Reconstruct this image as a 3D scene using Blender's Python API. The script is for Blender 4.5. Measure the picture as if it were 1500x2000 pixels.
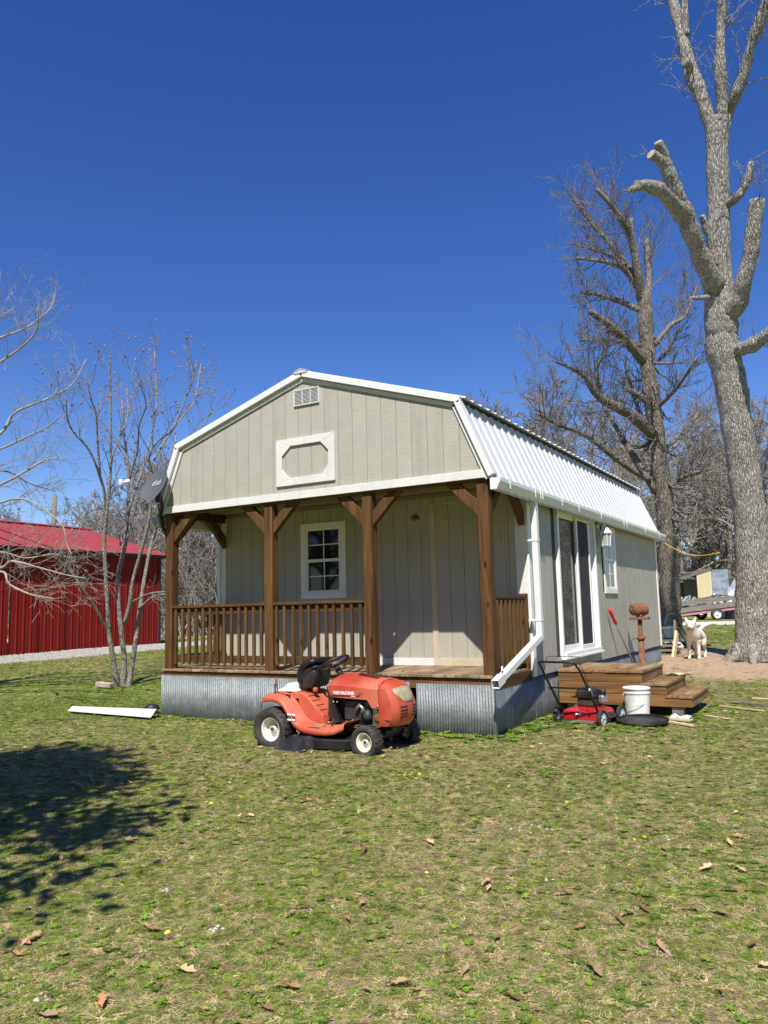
import bpy, bmesh, math, random
import numpy as np
from mathutils import Vector, Matrix, Quaternion, Euler
random.seed(7)
RNG = np.random.default_rng(11)

# ------------------------------------------------------------------ clear
for o in list(bpy.data.objects):
    bpy.data.objects.remove(o, do_unlink=True)
SC = bpy.context.scene
COL = SC.collection

# ------------------------------------------------------------------ camera
FPX = 1536.6                       # focal length in photograph pixels (1500 x 2000)
YAW, PITCH, ROLL = math.radians(30.195), math.radians(7.1156), math.radians(-1.4229)
CAM = np.array([8.1968, -7.9409, 0.7209])
_F = np.array([-math.sin(YAW) * math.cos(PITCH), math.cos(YAW) * math.cos(PITCH), math.sin(PITCH)])
_R = np.array([math.cos(YAW), math.sin(YAW), 0.0])
_U = np.cross(_R, _F)
CR = math.cos(ROLL) * _R + math.sin(ROLL) * _U
CU = -math.sin(ROLL) * _R + math.cos(ROLL) * _U
cam_data = bpy.data.cameras.new('camera')
cam = bpy.data.objects.new('camera', cam_data)
COL.objects.link(cam)
cam.matrix_world = Matrix(((CR[0], CU[0], -_F[0], CAM[0]), (CR[1], CU[1], -_F[1], CAM[1]),
                           (CR[2], CU[2], -_F[2], CAM[2]), (0, 0, 0, 1)))
cam_data.sensor_fit = 'VERTICAL'
cam_data.sensor_height = 36.0
cam_data.lens = 36.0 * FPX / 2000.0
cam_data.clip_start = 0.05
cam_data.clip_end = 2000
SC.camera = cam

# ------------------------------------------------------------------ light
SUN_TO = Vector((0.392, -1.0, 1.39)).normalized()
world = bpy.data.worlds.new('World')
SC.world = world
world.use_nodes = True
wn = world.node_tree.nodes
bg = wn['Background']
sky = wn.new('ShaderNodeTexSky')
sky.sky_type = 'NISHITA'
sky.sun_disc = False
sky.sun_elevation = math.asin(SUN_TO.z)
sky.sun_rotation = math.atan2(SUN_TO.x, SUN_TO.y)
sky.air_density = 1.0
sky.dust_density = 0.0
sky.ozone_density = 4.0
hsv = wn.new('ShaderNodeHueSaturation')      # the clear, saturated spring blue of the whole sky
hsv.inputs['Hue'].default_value = 0.519
hsv.inputs['Saturation'].default_value = 1.28
hsv.inputs['Value'].default_value = 1.0
world.node_tree.links.new(sky.outputs[0], hsv.inputs['Color'])
world.node_tree.links.new(hsv.outputs[0], bg.inputs[0])
bg.inputs[1].default_value = 0.100
sun_d = bpy.data.lights.new('sun', 'SUN')
sun_d.energy = 5.0
sun_d.angle = math.radians(0.53)
sun_d.color = (1.0, 0.955, 0.88)
sun = bpy.data.objects.new('sun', sun_d)
COL.objects.link(sun)
sun.rotation_euler = (-SUN_TO).to_track_quat('-Z', 'Y').to_euler()
sun.location = (5, -10, 20)
SC.view_settings.view_transform = 'Standard'
SC.view_settings.look = 'None'
SC.view_settings.exposure = 0.42
SC.view_settings.gamma = 1.0
SC.view_settings.use_curve_mapping = False
SC.render.engine = 'CYCLES'
SC.cycles.max_bounces = 8
SC.render.resolution_x, SC.render.resolution_y = 768, 1024

# ------------------------------------------------------------------ place helpers
FH = np.array([_F[0], _F[1]]) / math.hypot(_F[0], _F[1])
_S = np.array([-60, -5, 0, 8.5, 11, 16, 25, 45, 900.])
_Z = np.array([-1.1, -.92, -.86, -.63, -.63, -.42, -.24, -.24, -.24])
def gz(x, y):
    """height of the ground (the deck top is z = 0)"""
    s = (np.asarray(x) - CAM[0]) * FH[0] + (np.asarray(y) - CAM[1]) * FH[1]
    return (np.interp(s - .8, _S, _Z) + np.interp(s, _S, _Z) + np.interp(s + .8, _S, _Z)) / 3.0
def at(px, py, depth):
    """a point of the place that stands `depth` metres into the scene"""
    return CAM + depth * ((px - 750) / FPX * CR - (py - 1000) / FPX * CU + _F)

# ------------------------------------------------------------------ mesh builder
class MB:
    def __init__(s):
        s.v = []; s.f = []; s.sm = []; s.mi = []
    def add(s, vs, fs, smooth=False, mi=0):
        b = len(s.v)
        s.v.extend([tuple(map(float, v)) for v in vs])
        for f in fs:
            s.f.append(tuple(i + b for i in f)); s.sm.append(smooth); s.mi.append(mi)
        return s
    def bx(s, x0, x1, y0, y1, z0, z1, mi=0):
        return s.add([(x0, y0, z0), (x1, y0, z0), (x1, y1, z0), (x0, y1, z0), (x0, y0, z1), (x1, y0, z1), (x1, y1, z1), (x0, y1, z1)],
              [(0, 3, 2, 1), (4, 5, 6, 7), (0, 1, 5, 4), (1, 2, 6, 5), (2, 3, 7, 6), (3, 0, 4, 7)], False, mi)
    def beam(s, p0, p1, w, h, up=(0, 0, 1), mi=0):
        p0, p1 = Vector(p0), Vector(p1)
        d = (p1 - p0).normalized(); u = Vector(up); r = d.cross(u).normalized(); u = r.cross(d).normalized()
        vs = []
        for p in (p0, p1):
            for a, b in ((-1, -1), (1, -1), (1, 1), (-1, 1)):
                vs.append(p + r * (a * w / 2) + u * (b * h / 2))
        return s.add(vs, [(0, 1, 2, 3), (7, 6, 5, 4), (0, 4, 5, 1), (1, 5, 6, 2), (2, 6, 7, 3), (3, 7, 4, 0)], False, mi)
    def tube(s, pts, rad, n=6, cap=True, smooth=True, jit=0.0, mi=0):
        pts = np.asarray(pts, float); m = len(pts)
        if np.isscalar(rad): rad = [rad] * m
        tan = np.gradient(pts, axis=0); tan /= (np.linalg.norm(tan, axis=1, keepdims=True) + 1e-9)
        ref = np.array([0, 0, 1.]) if abs(tan[0][2]) < .9 else np.array([1., 0, 0])
        u = np.cross(tan[0], ref); u /= np.linalg.norm(u)
        ang = np.arange(n) * 2 * math.pi / n
        ca, sa = np.cos(ang)[:, None], np.sin(ang)[:, None]
        vs = []
        for i in range(m):
            u = u - tan[i] * (u @ tan[i]); u /= (np.linalg.norm(u) + 1e-9)
            w = np.cross(tan[i], u)
            rr = rad[i]
            if jit: rr = rad[i] * (1 + jit * RNG.standard_normal((n, 1)))
            vs.append(pts[i] + rr * (ca * u + sa * w))
        fs = []
        for i in range(m - 1):
            for k in range(n):
                a, b = i * n + k, i * n + (k + 1) % n
                fs.append((a, b, b + n, a + n))
        if cap:
            fs.append(tuple(range(n))[::-1]); fs.append(tuple(range((m - 1) * n, m * n)))
        return s.add(np.concatenate(vs), fs, smooth, mi)
    def lathe(s, prof, n=24, M=None, smooth=True, mi=0, closed=False):
        vs = []
        for r, z in prof:
            for k in range(n):
                a = 2 * math.pi * k / n
                v = Vector((r * math.cos(a), r * math.sin(a), z))
                vs.append(M @ v if M is not None else v)
        fs = []; m = len(prof)
        for i in range(m - 1 if not closed else m):
            for k in range(n):
                a, b = i * n + k, i * n + (k + 1) % n
                c, d = ((i + 1) % m) * n + (k + 1) % n, ((i + 1) % m) * n + k
                fs.append((a, b, c, d))
        return s.add(vs, fs, smooth, mi)
    def prism(s, poly, fn, t0, t1, smooth=False, mi=0):
        """poly: 2-D outline; fn(u, v, t) -> xyz"""
        n = len(poly)
        vs = [fn(u, v, t0) for u, v in poly] + [fn(u, v, t1) for u, v in poly]
        fs = [tuple(range(n))[::-1], tuple(range(n, 2 * n))]
        for k in range(n): fs.append((k, (k + 1) % n, n + (k + 1) % n, n + k))
        return s.add(vs, fs, smooth, mi)
    def loft(s, rings, closed=True, cap=False, smooth=True, mi=0):
        n = len(rings[0]); vs = [p for r in rings for p in r]; fs = []
        for i in range(len(rings) - 1):
            for k in range(n if closed else n - 1):
                a, b = i * n + k, i * n + (k + 1) % n
                fs.append((a, b, b + n, a + n))
        if cap:
            fs.append(tuple(range(n))[::-1]); fs.append(tuple(range((len(rings) - 1) * n, len(rings) * n)))
        return s.add(vs, fs, smooth, mi)
    def mesh(s, name, inv=None):
        me = bpy.data.meshes.new(name)
        v = np.array(s.v, float)
        if inv is not None and len(v):
            A = np.array(inv); v = v @ A[:3, :3].T + A[:3, 3]
        me.from_pydata(v.tolist(), [], s.f)
        me.polygons.foreach_set('use_smooth', s.sm)
        me.polygons.foreach_set('material_index', s.mi)
        me.update()
        return me
    def build(s, name, mat, parent=None, local=False, bevel=0, solid=0, loc=None, rot=None, fixn=True, sub=0):
        inv = None
        if parent is not None and not local: inv = INV.get(parent.name)
        me = s.mesh(name, inv)
        if fixn:
            b = bmesh.new(); b.from_mesh(me); bmesh.ops.recalc_face_normals(b, faces=b.faces); b.to_mesh(me); b.free()
        for m in (mat if isinstance(mat, (list, tuple)) else [mat]): me.materials.append(MAT[m] if isinstance(m, str) else m)
        o = bpy.data.objects.new(name, me); COL.objects.link(o)
        if parent is not None:
            o.parent = parent
            if parent.name in INV: INV[o.name] = INV[parent.name]
        if loc is not None: o.location = loc
        if rot is not None: o.rotation_euler = rot
        if solid:
            md = o.modifiers.new('solid', 'SOLIDIFY'); md.thickness = solid; md.offset = 0
        if sub:
            md = o.modifiers.new('sub', 'SUBSURF'); md.levels = sub; md.render_levels = sub
        if bevel:
            md = o.modifiers.new('bevel', 'BEVEL'); md.width = bevel; md.segments = 1; md.limit_method = 'ANGLE'; md.angle_limit = math.radians(50)
        return o
INV = {}
def thing(name, label, cat, loc=(0, 0, 0), rotz=0, group=None, world=True):
    """an Empty at the base of a thing; its parts are given in world coordinates unless local"""
    o = bpy.data.objects.new(name, None); COL.objects.link(o)
    o.empty_display_size = .2
    o.location = loc; o.rotation_euler = (0, 0, rotz)
    tag(o, label, cat, group)
    if world: INV[o.name] = (Matrix.Translation(Vector(loc)) @ Matrix.Rotation(rotz, 4, 'Z')).inverted()
    return o
def tag(o, label=None, cat=None, group=None, kind=None):
    if label: o['label'] = label
    if cat: o['category'] = cat
    if group: o['group'] = group
    if kind: o['kind'] = kind
    return o
def copy_tree(o, parent=None):
    c = o.copy(); COL.objects.link(c)
    if parent is not None: c.parent = parent
    for ch in list(o.children): copy_tree(ch, c)
    return c
def text_mb(txt, size, shear=0, bold=0):
    cu = bpy.data.curves.new('t', 'FONT'); cu.body = txt; cu.size = size; cu.align_x = 'CENTER'; cu.align_y = 'CENTER'
    cu.shear = shear; cu.extrude = 0.0008; cu.offset = bold; cu.resolution_u = 3
    ob = bpy.data.objects.new('t', cu)
    me = bpy.data.meshes.new_from_object(ob)
    vs = [v.co.copy() for v in me.vertices]; fs = [tuple(p.vertices) for p in me.polygons]
    bpy.data.objects.remove(ob); bpy.data.meshes.remove(me); bpy.data.curves.remove(cu)
    return vs, fs

# ------------------------------------------------------------------ materials
MAT = {}
def newmat(name):
    m = bpy.data.materials.new(name); m.use_nodes = True
    nt = m.node_tree; b = nt.nodes['Principled BSDF']
    MAT[name] = m
    return m, nt, b
def nd(nt, t, **kw):
    n = nt.nodes.new(t)
    for k, v in kw.items():
        if isinstance(k, str) and hasattr(n, k): setattr(n, k, v)
    return n
def coords(nt, scale=(1, 1, 1), rnd=True, src='Object', rot=(0, 0, 0)):
    tc = nd(nt, 'ShaderNodeTexCoord'); mp = nd(nt, 'ShaderNodeMapping')
    mp.inputs['Scale'].default_value = scale; mp.inputs['Rotation'].default_value = rot
    nt.links.new(tc.outputs[src], mp.inputs['Vector'])
    if rnd:
        oi = nd(nt, 'ShaderNodeObjectInfo'); mul = nd(nt, 'ShaderNodeMath', operation='MULTIPLY'); mul.inputs[1].default_value = 37.0
        nt.links.new(oi.outputs['Random'], mul.inputs[0]); nt.links.new(mul.outputs[0], mp.inputs['Location'])
    return mp.outputs[0]
def noise(nt, vec, scale, detail=4, rough=.6, dist=0):
    n = nd(nt, 'ShaderNodeTexNoise'); n.inputs['Scale'].default_value = scale; n.inputs['Detail'].default_value = detail
    n.inputs['Roughness'].default_value = rough; n.inputs['Distortion'].default_value = dist
    nt.links.new(vec, n.inputs['Vector']); return n.outputs['Fac']
def ramp(nt, fac, stops):
    r = nd(nt, 'ShaderNodeValToRGB'); e = r.color_ramp.elements
    e[0].position, e[0].color = stops[0][0], (*stops[0][1], 1); e[1].position, e[1].color = stops[-1][0], (*stops[-1][1], 1)
    for p, c in stops[1:-1]:
        x = e.new(p); x.color = (*c, 1)
    nt.links.new(fac, r.inputs[0]); return r.outputs[0]
def mixc(nt, fac, a, b, mode='MIX'):
    m = nd(nt, 'ShaderNodeMix', data_type='RGBA', blend_type=mode)
    for sock, val in ((m.inputs[0], fac), (m.inputs[6], a), (m.inputs[7], b)):
        if hasattr(val, 'is_linked') or hasattr(val, 'links'): nt.links.new(val, sock)
        elif isinstance(val, (tuple, list)): sock.default_value = (*val[:3], 1)
        else: sock.default_value = val
    return m.outputs[2]
def bump(nt, b, h, strength=.3, dist=.01):
    n = nd(nt, 'ShaderNodeBump'); n.inputs['Strength'].default_value = strength; n.inputs['Distance'].default_value = dist
    nt.links.new(h, n.inputs['Height']); nt.links.new(n.outputs[0], b.inputs['Normal'])
def objtone(nt, col, amt):
    """small tone change from piece to piece"""
    oi = nd(nt, 'ShaderNodeObjectInfo'); mr = nd(nt, 'ShaderNodeMapRange'); mr.inputs[3].default_value = 1 - amt; mr.inputs[4].default_value = 1 + amt
    nt.links.new(oi.outputs['Random'], mr.inputs[0])
    hs = nd(nt, 'ShaderNodeHueSaturation'); nt.links.new(mr.outputs[0], hs.inputs['Value']); nt.links.new(col, hs.inputs['Color'])
    return hs.outputs[0]
def plain(name, c, rough=.5, metal=0, var=.12, scale=6, bmp=0, bscale=60, tone=0, dirt=None, dscale=3, dlo=.55, dhi=.75, spec=.5, coat=0):
    m, nt, b = newmat(name)
    v = coords(nt)
    col = ramp(nt, noise(nt, v, scale), [(.3, tuple(x * (1 - var) for x in c)), (.7, tuple(min(1, x * (1 + var)) for x in c))])
    if dirt:
        f = ramp(nt, noise(nt, v, dscale, 6, .7), [(dlo, (0, 0, 0)), (dhi, (1, 1, 1))])
        col = mixc(nt, f, col, dirt)
    if tone: col = objtone(nt, col, tone)
    nt.links.new(col, b.inputs['Base Color'])
    b.inputs['Roughness'].default_value = rough; b.inputs['Metallic'].default_value = metal
    b.inputs['Specular IOR Level'].default_value = spec
    b.inputs['Coat Weight'].default_value = coat
    if bmp: bump(nt, b, noise(nt, v, bscale, 5), bmp)
    return m
def wood(name, axis, c0, c1, tone=.12, knots=True, rough=.75, g=1.0, weather=None):
    m, nt, b = newmat(name)
    st = [22 * g, 22 * g, 22 * g]; st[axis] = 1.3 * g
    v = coords(nt, tuple(st))
    col = ramp(nt, noise(nt, v, 1.0, 5, .65, .6), [(.25, c0), (.5, tuple((a + d) / 2 for a, d in zip(c0, c1))), (.72, c1)])
    h = noise(nt, v, 2.4, 5, .7)
    if knots:
        kv = [7, 7, 7]; kv[axis] = 2.6
        k = nd(nt, 'ShaderNodeTexVoronoi'); k.inputs['Scale'].default_value = 1.0
        nt.links.new(coords(nt, tuple(kv)), k.inputs['Vector'])
        f = ramp(nt, k.outputs['Distance'], [(.06, (1, 1, 1)), (.16, (0, 0, 0))])
        col = mixc(nt, f, col, tuple(x * .3 for x in c0))
    if weather:
        f = ramp(nt, noise(nt, coords(nt), 2.5, 5), [(.45, (0, 0, 0)), (.7, (1, 1, 1))])
        col = mixc(nt, f, col, weather)
    col = objtone(nt, col, tone)
    nt.links.new(col, b.inputs['Base Color']); b.inputs['Roughness'].default_value = rough
    b.inputs['Specular IOR Level'].default_value = .25
    bump(nt, b, h, .35, .004)
    return m
# siding paint with embossed grain
def siding(name, c, across):
    m, nt, b = newmat(name)
    sc = [1, 1, 1]; sc[across] = 9; sc[2] = 75
    v = coords(nt, tuple(sc))
    h = noise(nt, v, 1.0, 3, .6, 1.6)
    fine = noise(nt, coords(nt), 3.0, 5)
    col = ramp(nt, fine, [(.3, tuple(x * .93 for x in c)), (.7, tuple(x * 1.05 for x in c))])
    col = mixc(nt, ramp(nt, noise(nt, coords(nt, (5, 5, .5)), 1.0, 4), [(.56, (0, 0, 0)), (.80, (.6, .6, .6))]), col, tuple(x * .70 for x in c))
    col = objtone(nt, col, .025)
    nt.links.new(col, b.inputs['Base Color']); b.inputs['Roughness'].default_value = .62
    b.inputs['Specular IOR Level'].default_value = .3
    bump(nt, b, h, .8, .006)
siding('siding_front', (.415, .395, .33), 0)
siding('siding_side', (.415, .395, .33), 1)
siding('white_trim', (.70, .69, .65), 0)
plain('trim_side', (.80, .79, .75), .5, var=.03, bmp=.1, dirt=(.55, .52, .45), dlo=.6, dhi=.9)
plain('cream_wood', (.52, .45, .32), .6, var=.1, dirt=(.35, .25, .14), dscale=9, dlo=.66, dhi=.74, bmp=.1)
plain('white_metal', (.58, .59, .585), .36, var=.03, scale=2, tone=.01, dirt=(.47, .47, .45), dlo=.5, dhi=.9, spec=.5)
plain('white_plastic', (.72, .72, .70), .35, var=.02, dirt=(.6, .58, .52), dlo=.62, dhi=.9)
plain('vinyl', (.80, .80, .78), .4, var=.02, dirt=(.55, .5, .4), dlo=.66, dhi=.85)
wood('post_wood', 2, (.032, .014, .005), (.175, .085, .026), .1)
wood('rail_wood', 0, (.03, .014, .005), (.135, .070, .025), .15)
wood('rail_wood_y', 1, (.03, .014, .005), (.135, .070, .025), .15)
wood('baluster_wood', 2, (.036, .019, .007), (.165, .095, .036), .25)
wood('deck_wood', 1, (.10, .06, .032), (.32, .215, .125), .22, weather=(.36, .28, .19))
wood('rim_wood', 0, (.07, .032, .014), (.23, .12, .05), .1)
wood('step_wood', 0, (.07, .03, .011), (.29, .150, .052), .2)
wood('step_wood_y', 1, (.09, .045, .017), (.31, .18, .078), .2, weather=(.33, .23, .13))
wood('raw_wood', 0, (.50, .36, .18), (.72, .58, .36), .1, knots=False)
wood('old_plank', 0, (.10, .087, .073), (.29, .255, .215), .15)
plain('ceiling_board', (.27, .22, .15), .7, var=.08)
# galvanised sheet
def galv(name, c=(.205, .228, .232), metal=.3):
    m, nt, b = newmat(name)
    v = coords(nt, rnd=False)
    vo = nd(nt, 'ShaderNodeTexVoronoi'); vo.inputs['Scale'].default_value = 55; nt.links.new(v, vo.inputs['Vector'])
    sp = nd(nt, 'ShaderNodeSeparateColor'); nt.links.new(vo.outputs['Color'], sp.inputs[0])
    col = ramp(nt, sp.outputs[0], [(.0, tuple(x * .72 for x in c)), (1, tuple(x * 1.15 for x in c))])
    st = noise(nt, coords(nt, (26, 26, 1.2)), 1.0, 5, .7)
    col = mixc(nt, ramp(nt, st, [(.56, (0, 0, 0)), (.72, (.7, .7, .7))]), col, (.40, .43, .43))
    bl = noise(nt, coords(nt, (1.2, 1.2, 2.2)), 1.6, 4)
    col = mixc(nt, ramp(nt, bl, [(.40, (.6, .6, .6)), (.60, (0, 0, 0))]), col, tuple(x * .45 for x in c))
    rs = noise(nt, coords(nt, (16, 16, .3)), 1.0, 3)
    col = mixc(nt, ramp(nt, rs, [(.74, (0, 0, 0)), (.8, (.55, .55, .55))]), col, (.50, .36, .18))
    nt.links.new(col, b.inputs['Base Color']); b.inputs['Metallic'].default_value = metal
    nt.links.new(ramp(nt, bl, [(.3, (.45, .45, .45)), (.7, (.68, .68, .68))]), b.inputs['Roughness'])
galv('galvanised')
galv('tin_pale', (.40, .47, .54), .3)
def glassm(name, tint=(.02, .025, .025), rough=.03):
    m, nt, b = newmat(name)
    b.inputs['Base Color'].default_value = (*tint, 1); b.inputs['Roughness'].default_value = rough
    b.inputs['Specular IOR Level'].default_value = .42
    v = coords(nt); bump(nt, b, noise(nt, v, 1.1, 1), .012, .02)
glassm('window_glass', (.012, .015, .016)); glassm('door_glass', (.022, .038, .032))
plain('screen_mesh', (.028, .028, .03), .85, var=.1, scale=200)
plain('black_metal', (.012, .012, .013), .42, var=.2, bmp=.05)
plain('black_plastic', (.016, .016, .018), .5, var=.3, dirt=(.09, .08, .065), dlo=.5, dhi=.8, bmp=.06)
plain('seat_vinyl', (.012, .012, .013), .38, var=.2, dirt=(.05, .048, .044), dlo=.5, dhi=.9, bmp=.08)
plain('rubber', (.028, .027, .026), .75, var=.25, dirt=(.13, .115, .09), dlo=.48, dhi=.78, dscale=6, bmp=.15)
plain('rim_cream', (.66, .63, .55), .4, var=.06, dirt=(.36, .29, .2), dlo=.5, dhi=.8, dscale=7)
def faded_red(name, c, faded):
    m, nt, b = newmat(name)
    v = coords(nt); n = noise(nt, v, 5, 6, .7); big = noise(nt, v, 1.8, 3, .6)
    col = ramp(nt, big, [(.35, c), (.65, faded)])
    col = mixc(nt, ramp(nt, noise(nt, v, 4.5, 7, .75), [(.60, (0, 0, 0)), (.74, (.6, .6, .6))]), col, (.30, .23, .14))
    col = mixc(nt, ramp(nt, noise(nt, v, 38, 3, .6), [(.70, (0, 0, 0)), (.76, (.5, .5, .5))]), col, tuple(x * .4 for x in c))
    nt.links.new(col, b.inputs['Base Color'])
    nt.links.new(ramp(nt, n, [(.3, (.36, .36, .36)), (.7, (.6, .6, .6))]), b.inputs['Roughness'])
    bump(nt, b, noise(nt, v, 30, 4), .04, .01)
faded_red('mower_red', (.42, .05, .024), (.58, .155, .085))
plain('push_red', (.42, .012, .025), .25, var=.1, dirt=(.2, .1, .06), dlo=.6, dhi=.85, dscale=9, coat=.3)
plain('engine_dark', (.045, .043, .04), .55, metal=.3, var=.4, scale=20, dirt=(.12, .1, .07), bmp=.2)
plain('steel', (.42, .41, .39), .42, metal=.8, var=.2, dirt=(.2, .14, .09), dlo=.55, dhi=.8, dscale=12)
plain('rust', (.16, .065, .035), .85, var=.4, scale=14, dirt=(.30, .12, .05), dlo=.45, dhi=.7, dscale=20, bmp=.4)
plain('dish_grey', (.10, .104, .115), .5, var=.06)
plain('grey_plastic', (.50, .54, .58), .5, var=.05)
plain('lens', (.40, .36, .22), .2, var=.25, scale=14, dirt=(.26, .2, .12), dlo=.45, dhi=.8, dscale=10)
plain('white_cloth', (.80, .79, .77), .9, var=.04, bmp=.3, bscale=30)
plain('bucket_white', (.76, .76, .72), .45, var=.03, dirt=(.50, .46, .35), dlo=.46, dhi=.74, dscale=5)
plain('red_grip', (.62, .02, .025), .4, var=.1)
plain('frosted', (.36, .37, .37), .25, var=.06)
plain('white_ink', (.82, .80, .78), .5, var=.03)
plain('dark_ink', (.10, .012, .02), .5, var=.05)
plain('blue_ink', (.05, .06, .16), .5, var=.05)
plain('yellow_cord', (.72, .50, .08), .6, var=.1)
plain('barn_red', (.20, .013, .009), .6, var=.10, scale=2, dirt=(.22, .02, .012), dlo=.45, dhi=.9, spec=.15, tone=.05)
plain('barn_roof', (.27, .032, .034), .55, var=.10, scale=2, dirt=(.32, .07, .07), dlo=.45, dhi=.8)
plain('dark_trim', (.02, .018, .018), .6)
plain('concrete', (.42, .36, .28), .85, var=.15, scale=10, bmp=.3)
plain('dog_fur', (.72, .66, .56), .9, var=.08, scale=9, dirt=(.55, .42, .27), dlo=.56, dhi=.85, dscale=5, bmp=.35, bscale=90)
plain('dog_dark', (.02, .016, .014), .4)
plain('pink_frame', (.50, .20, .24), .6, var=.12, dirt=(.25, .13, .1), dlo=.55)
plain('silver_tarp', (.50, .51, .54), .28, metal=.4, var=.25, scale=5, bmp=.5, bscale=6)
plain('far_wall', (.20, .19, .175), .8, var=.15)
plain('far_roof', (.15, .13, .12), .8, var=.25, scale=9)
plain('yellow_siding', (.58, .50, .28), .7, var=.1)
plain('blue_junk', (.05, .085, .10), .5, var=.3)
plain('gravel_pale', (.37, .35, .31), .9, var=.25, scale=30, bmp=.5)
def bark(name, light, dark, lichen=None, sc=1.0):
    m, nt, b = newmat(name)
    v = coords(nt, (1, 1, .17), rnd=False)
    vo = nd(nt, 'ShaderNodeTexVoronoi', feature='DISTANCE_TO_EDGE'); vo.inputs['Scale'].default_value = 22 * sc
    dv = nd(nt, 'ShaderNodeVectorMath', operation='ADD'); nn = nd(nt, 'ShaderNodeTexNoise'); nn.inputs['Scale'].default_value = 14 * sc
    ms = nd(nt, 'ShaderNodeVectorMath', operation='SCALE'); ms.inputs['Scale'].default_value = .09 / sc
    nt.links.new(v, nn.inputs['Vector']); nt.links.new(nn.outputs['Color'], ms.inputs[0]); nt.links.new(v, dv.inputs[0]); nt.links.new(ms.outputs[0], dv.inputs[1])
    nt.links.new(dv.outputs[0], vo.inputs['Vector'])
    n2 = noise(nt, v, 46 * sc, 5, .75)
    ad = nd(nt, 'ShaderNodeMath', operation='MULTIPLY_ADD'); ad.inputs[1].default_value = 2.2
    nt.links.new(vo.outputs['Distance'], ad.inputs[0]); nt.links.new(n2, ad.inputs[2])
    col = ramp(nt, ad.outputs[0], [(.42, dark), (.66, tuple((a + c) / 2 for a, c in zip(light, dark))), (.92, light)])
    if lichen:
        col = mixc(nt, ramp(nt, noise(nt, coords(nt, rnd=False), 3.2, 7, .75), [(.52, (0, 0, 0)), (.66, (.5, .5, .5))]), col, lichen)
    nt.links.new(col, b.inputs['Base Color']); b.inputs['Roughness'].default_value = .95; b.inputs['Specular IOR Level'].default_value = .1
    bump(nt, b, ad.outputs[0], .9, .03)
bark('bark_big', (.50, .46, .40), (.045, .037, .03), (.52, .495, .445), 1.35)
bark('bark_mid', (.34, .29, .235), (.055, .042, .033), (.36, .34, .29))
bark('bark_smooth', (.50, .46, .405), (.20, .165, .14), (.48, .46, .42), 2.0)
plain('twig', (.20, .165, .135), .9, var=.25, scale=3)
plain('twig_grey', (.24, .21, .18), .9, var=.25, scale=3)
plain('twig_pale', (.33, .30, .26), .9, var=.25, scale=3)
plain('twig_oak', (.165, .148, .128), .9, var=.25, scale=3)
plain('bud', (.30, .17, .11), .8, var=.3)
plain('cut_wood', (.40, .34, .26), .9, var=.2, scale=14)
def leafy(name, c, tr=.35, hue=.03):
    m, nt, b = newmat(name)
    oi = nd(nt, 'ShaderNodeObjectInfo')
    col = ramp(nt, oi.outputs['Random'], [(0, tuple(x * .60 for x in c)), (.45, c), (1, tuple(min(1, x * 1.55) for x in (c[0] * 1.12, c[1], c[2])))])
    nt.links.new(col, b.inputs['Base Color']); b.inputs['Roughness'].default_value = .6; b.inputs['Specular IOR Level'].default_value = .25
    if tr:
        t = nd(nt, 'ShaderNodeBsdfTranslucent'); nt.links.new(col, t.inputs[0])
        mx = nd(nt, 'ShaderNodeMixShader'); mx.inputs[0].default_value = tr
        nt.links.new(b.outputs[0], mx.inputs[1]); nt.links.new(t.outputs[0], mx.inputs[2])
        nt.links.new(mx.outputs[0], nt.nodes['Material Output'].inputs[0])
leafy('grass_green', (.185, .262, .036)); leafy('grass_bright', (.31, .375, .058)); leafy('grass_dry', (.54, .455, .245), .25)
leafy('grass_brown', (.34, .235, .15), .2); leafy('weed_leaf', (.15, .25, .032), .3)
leafy('leaf_brown', (.36, .20, .105), .2); leafy('leaf_tan', (.50, .34, .19), .2)
leafy('petal_yellow', (.80, .62, .03), .2); leafy('petal_white', (.80, .80, .82), .2)
leafy('cedar_green', (.05, .085, .03), .2)
# ================================================================== GROUND
def smooth(a, b, x): 
    t = np.clip((x - a) / (b - a), 0, 1); return t * t * (3 - 2 * t)
_NP = [(RNG.random(2) * 6.28, RNG.uniform(.5, 1.0) * f, RNG.uniform(0, 6.28)) for f in (.35, .6, .9, 1.4, 2.1, 3.3, 5.0, 7.5) for _ in range(3)]
def fbm(x, y, seed=0):
    """smooth patchy field, about -1..1"""
    r = 0; w = 0
    for i, (ph, f, a) in enumerate(_NP):
        a2 = a + seed * 1.7 * (i + 1); amp = 1.0 / (1 + i // 3) ** .55
        r = r + amp * np.sin((x * math.cos(a2) + y * math.sin(a2)) * f * 1.9 + ph[0] + seed) * np.sin((-x * math.sin(a2) + y * math.cos(a2)) * f * 1.6 + ph[1]); w += amp * .45
    return r / w
def dirt_mask(x, y):
    """bare trodden earth beside the cabin's far corner and under the oaks"""
    d1 = np.hypot((x - 5.5) / 1.5, (y - 9.3) / 2.6); d2 = np.hypot((x - 6.6) / 1.3, (y - 7.6) / 1.6); d3 = np.hypot((x - 3.9) / 1.5, (y - 10.6) / 1.7)
    d = np.minimum(np.minimum(d1, d2), d3)
    return smooth(1.25, .75, d + .28 * fbm(x * 1.3, y * 1.3, 3))
def gravel_mask(x, y):
    d = np.abs(x + 10.9) / 1.35
    return smooth(1.2, .7, d + .25 * fbm(x, y, 5)) * smooth(16, 13, y)
def dry_mask(x, y):
    return np.clip(.31 + .66 * fbm(x * .9, y * .9, 1) + .22 * fbm(x * 2.6, y * 2.6, 2) + .30 * smooth(3.2, .6, np.hypot(x - 8.0, (y + 4.7) * .9)), 0, 1)
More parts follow.
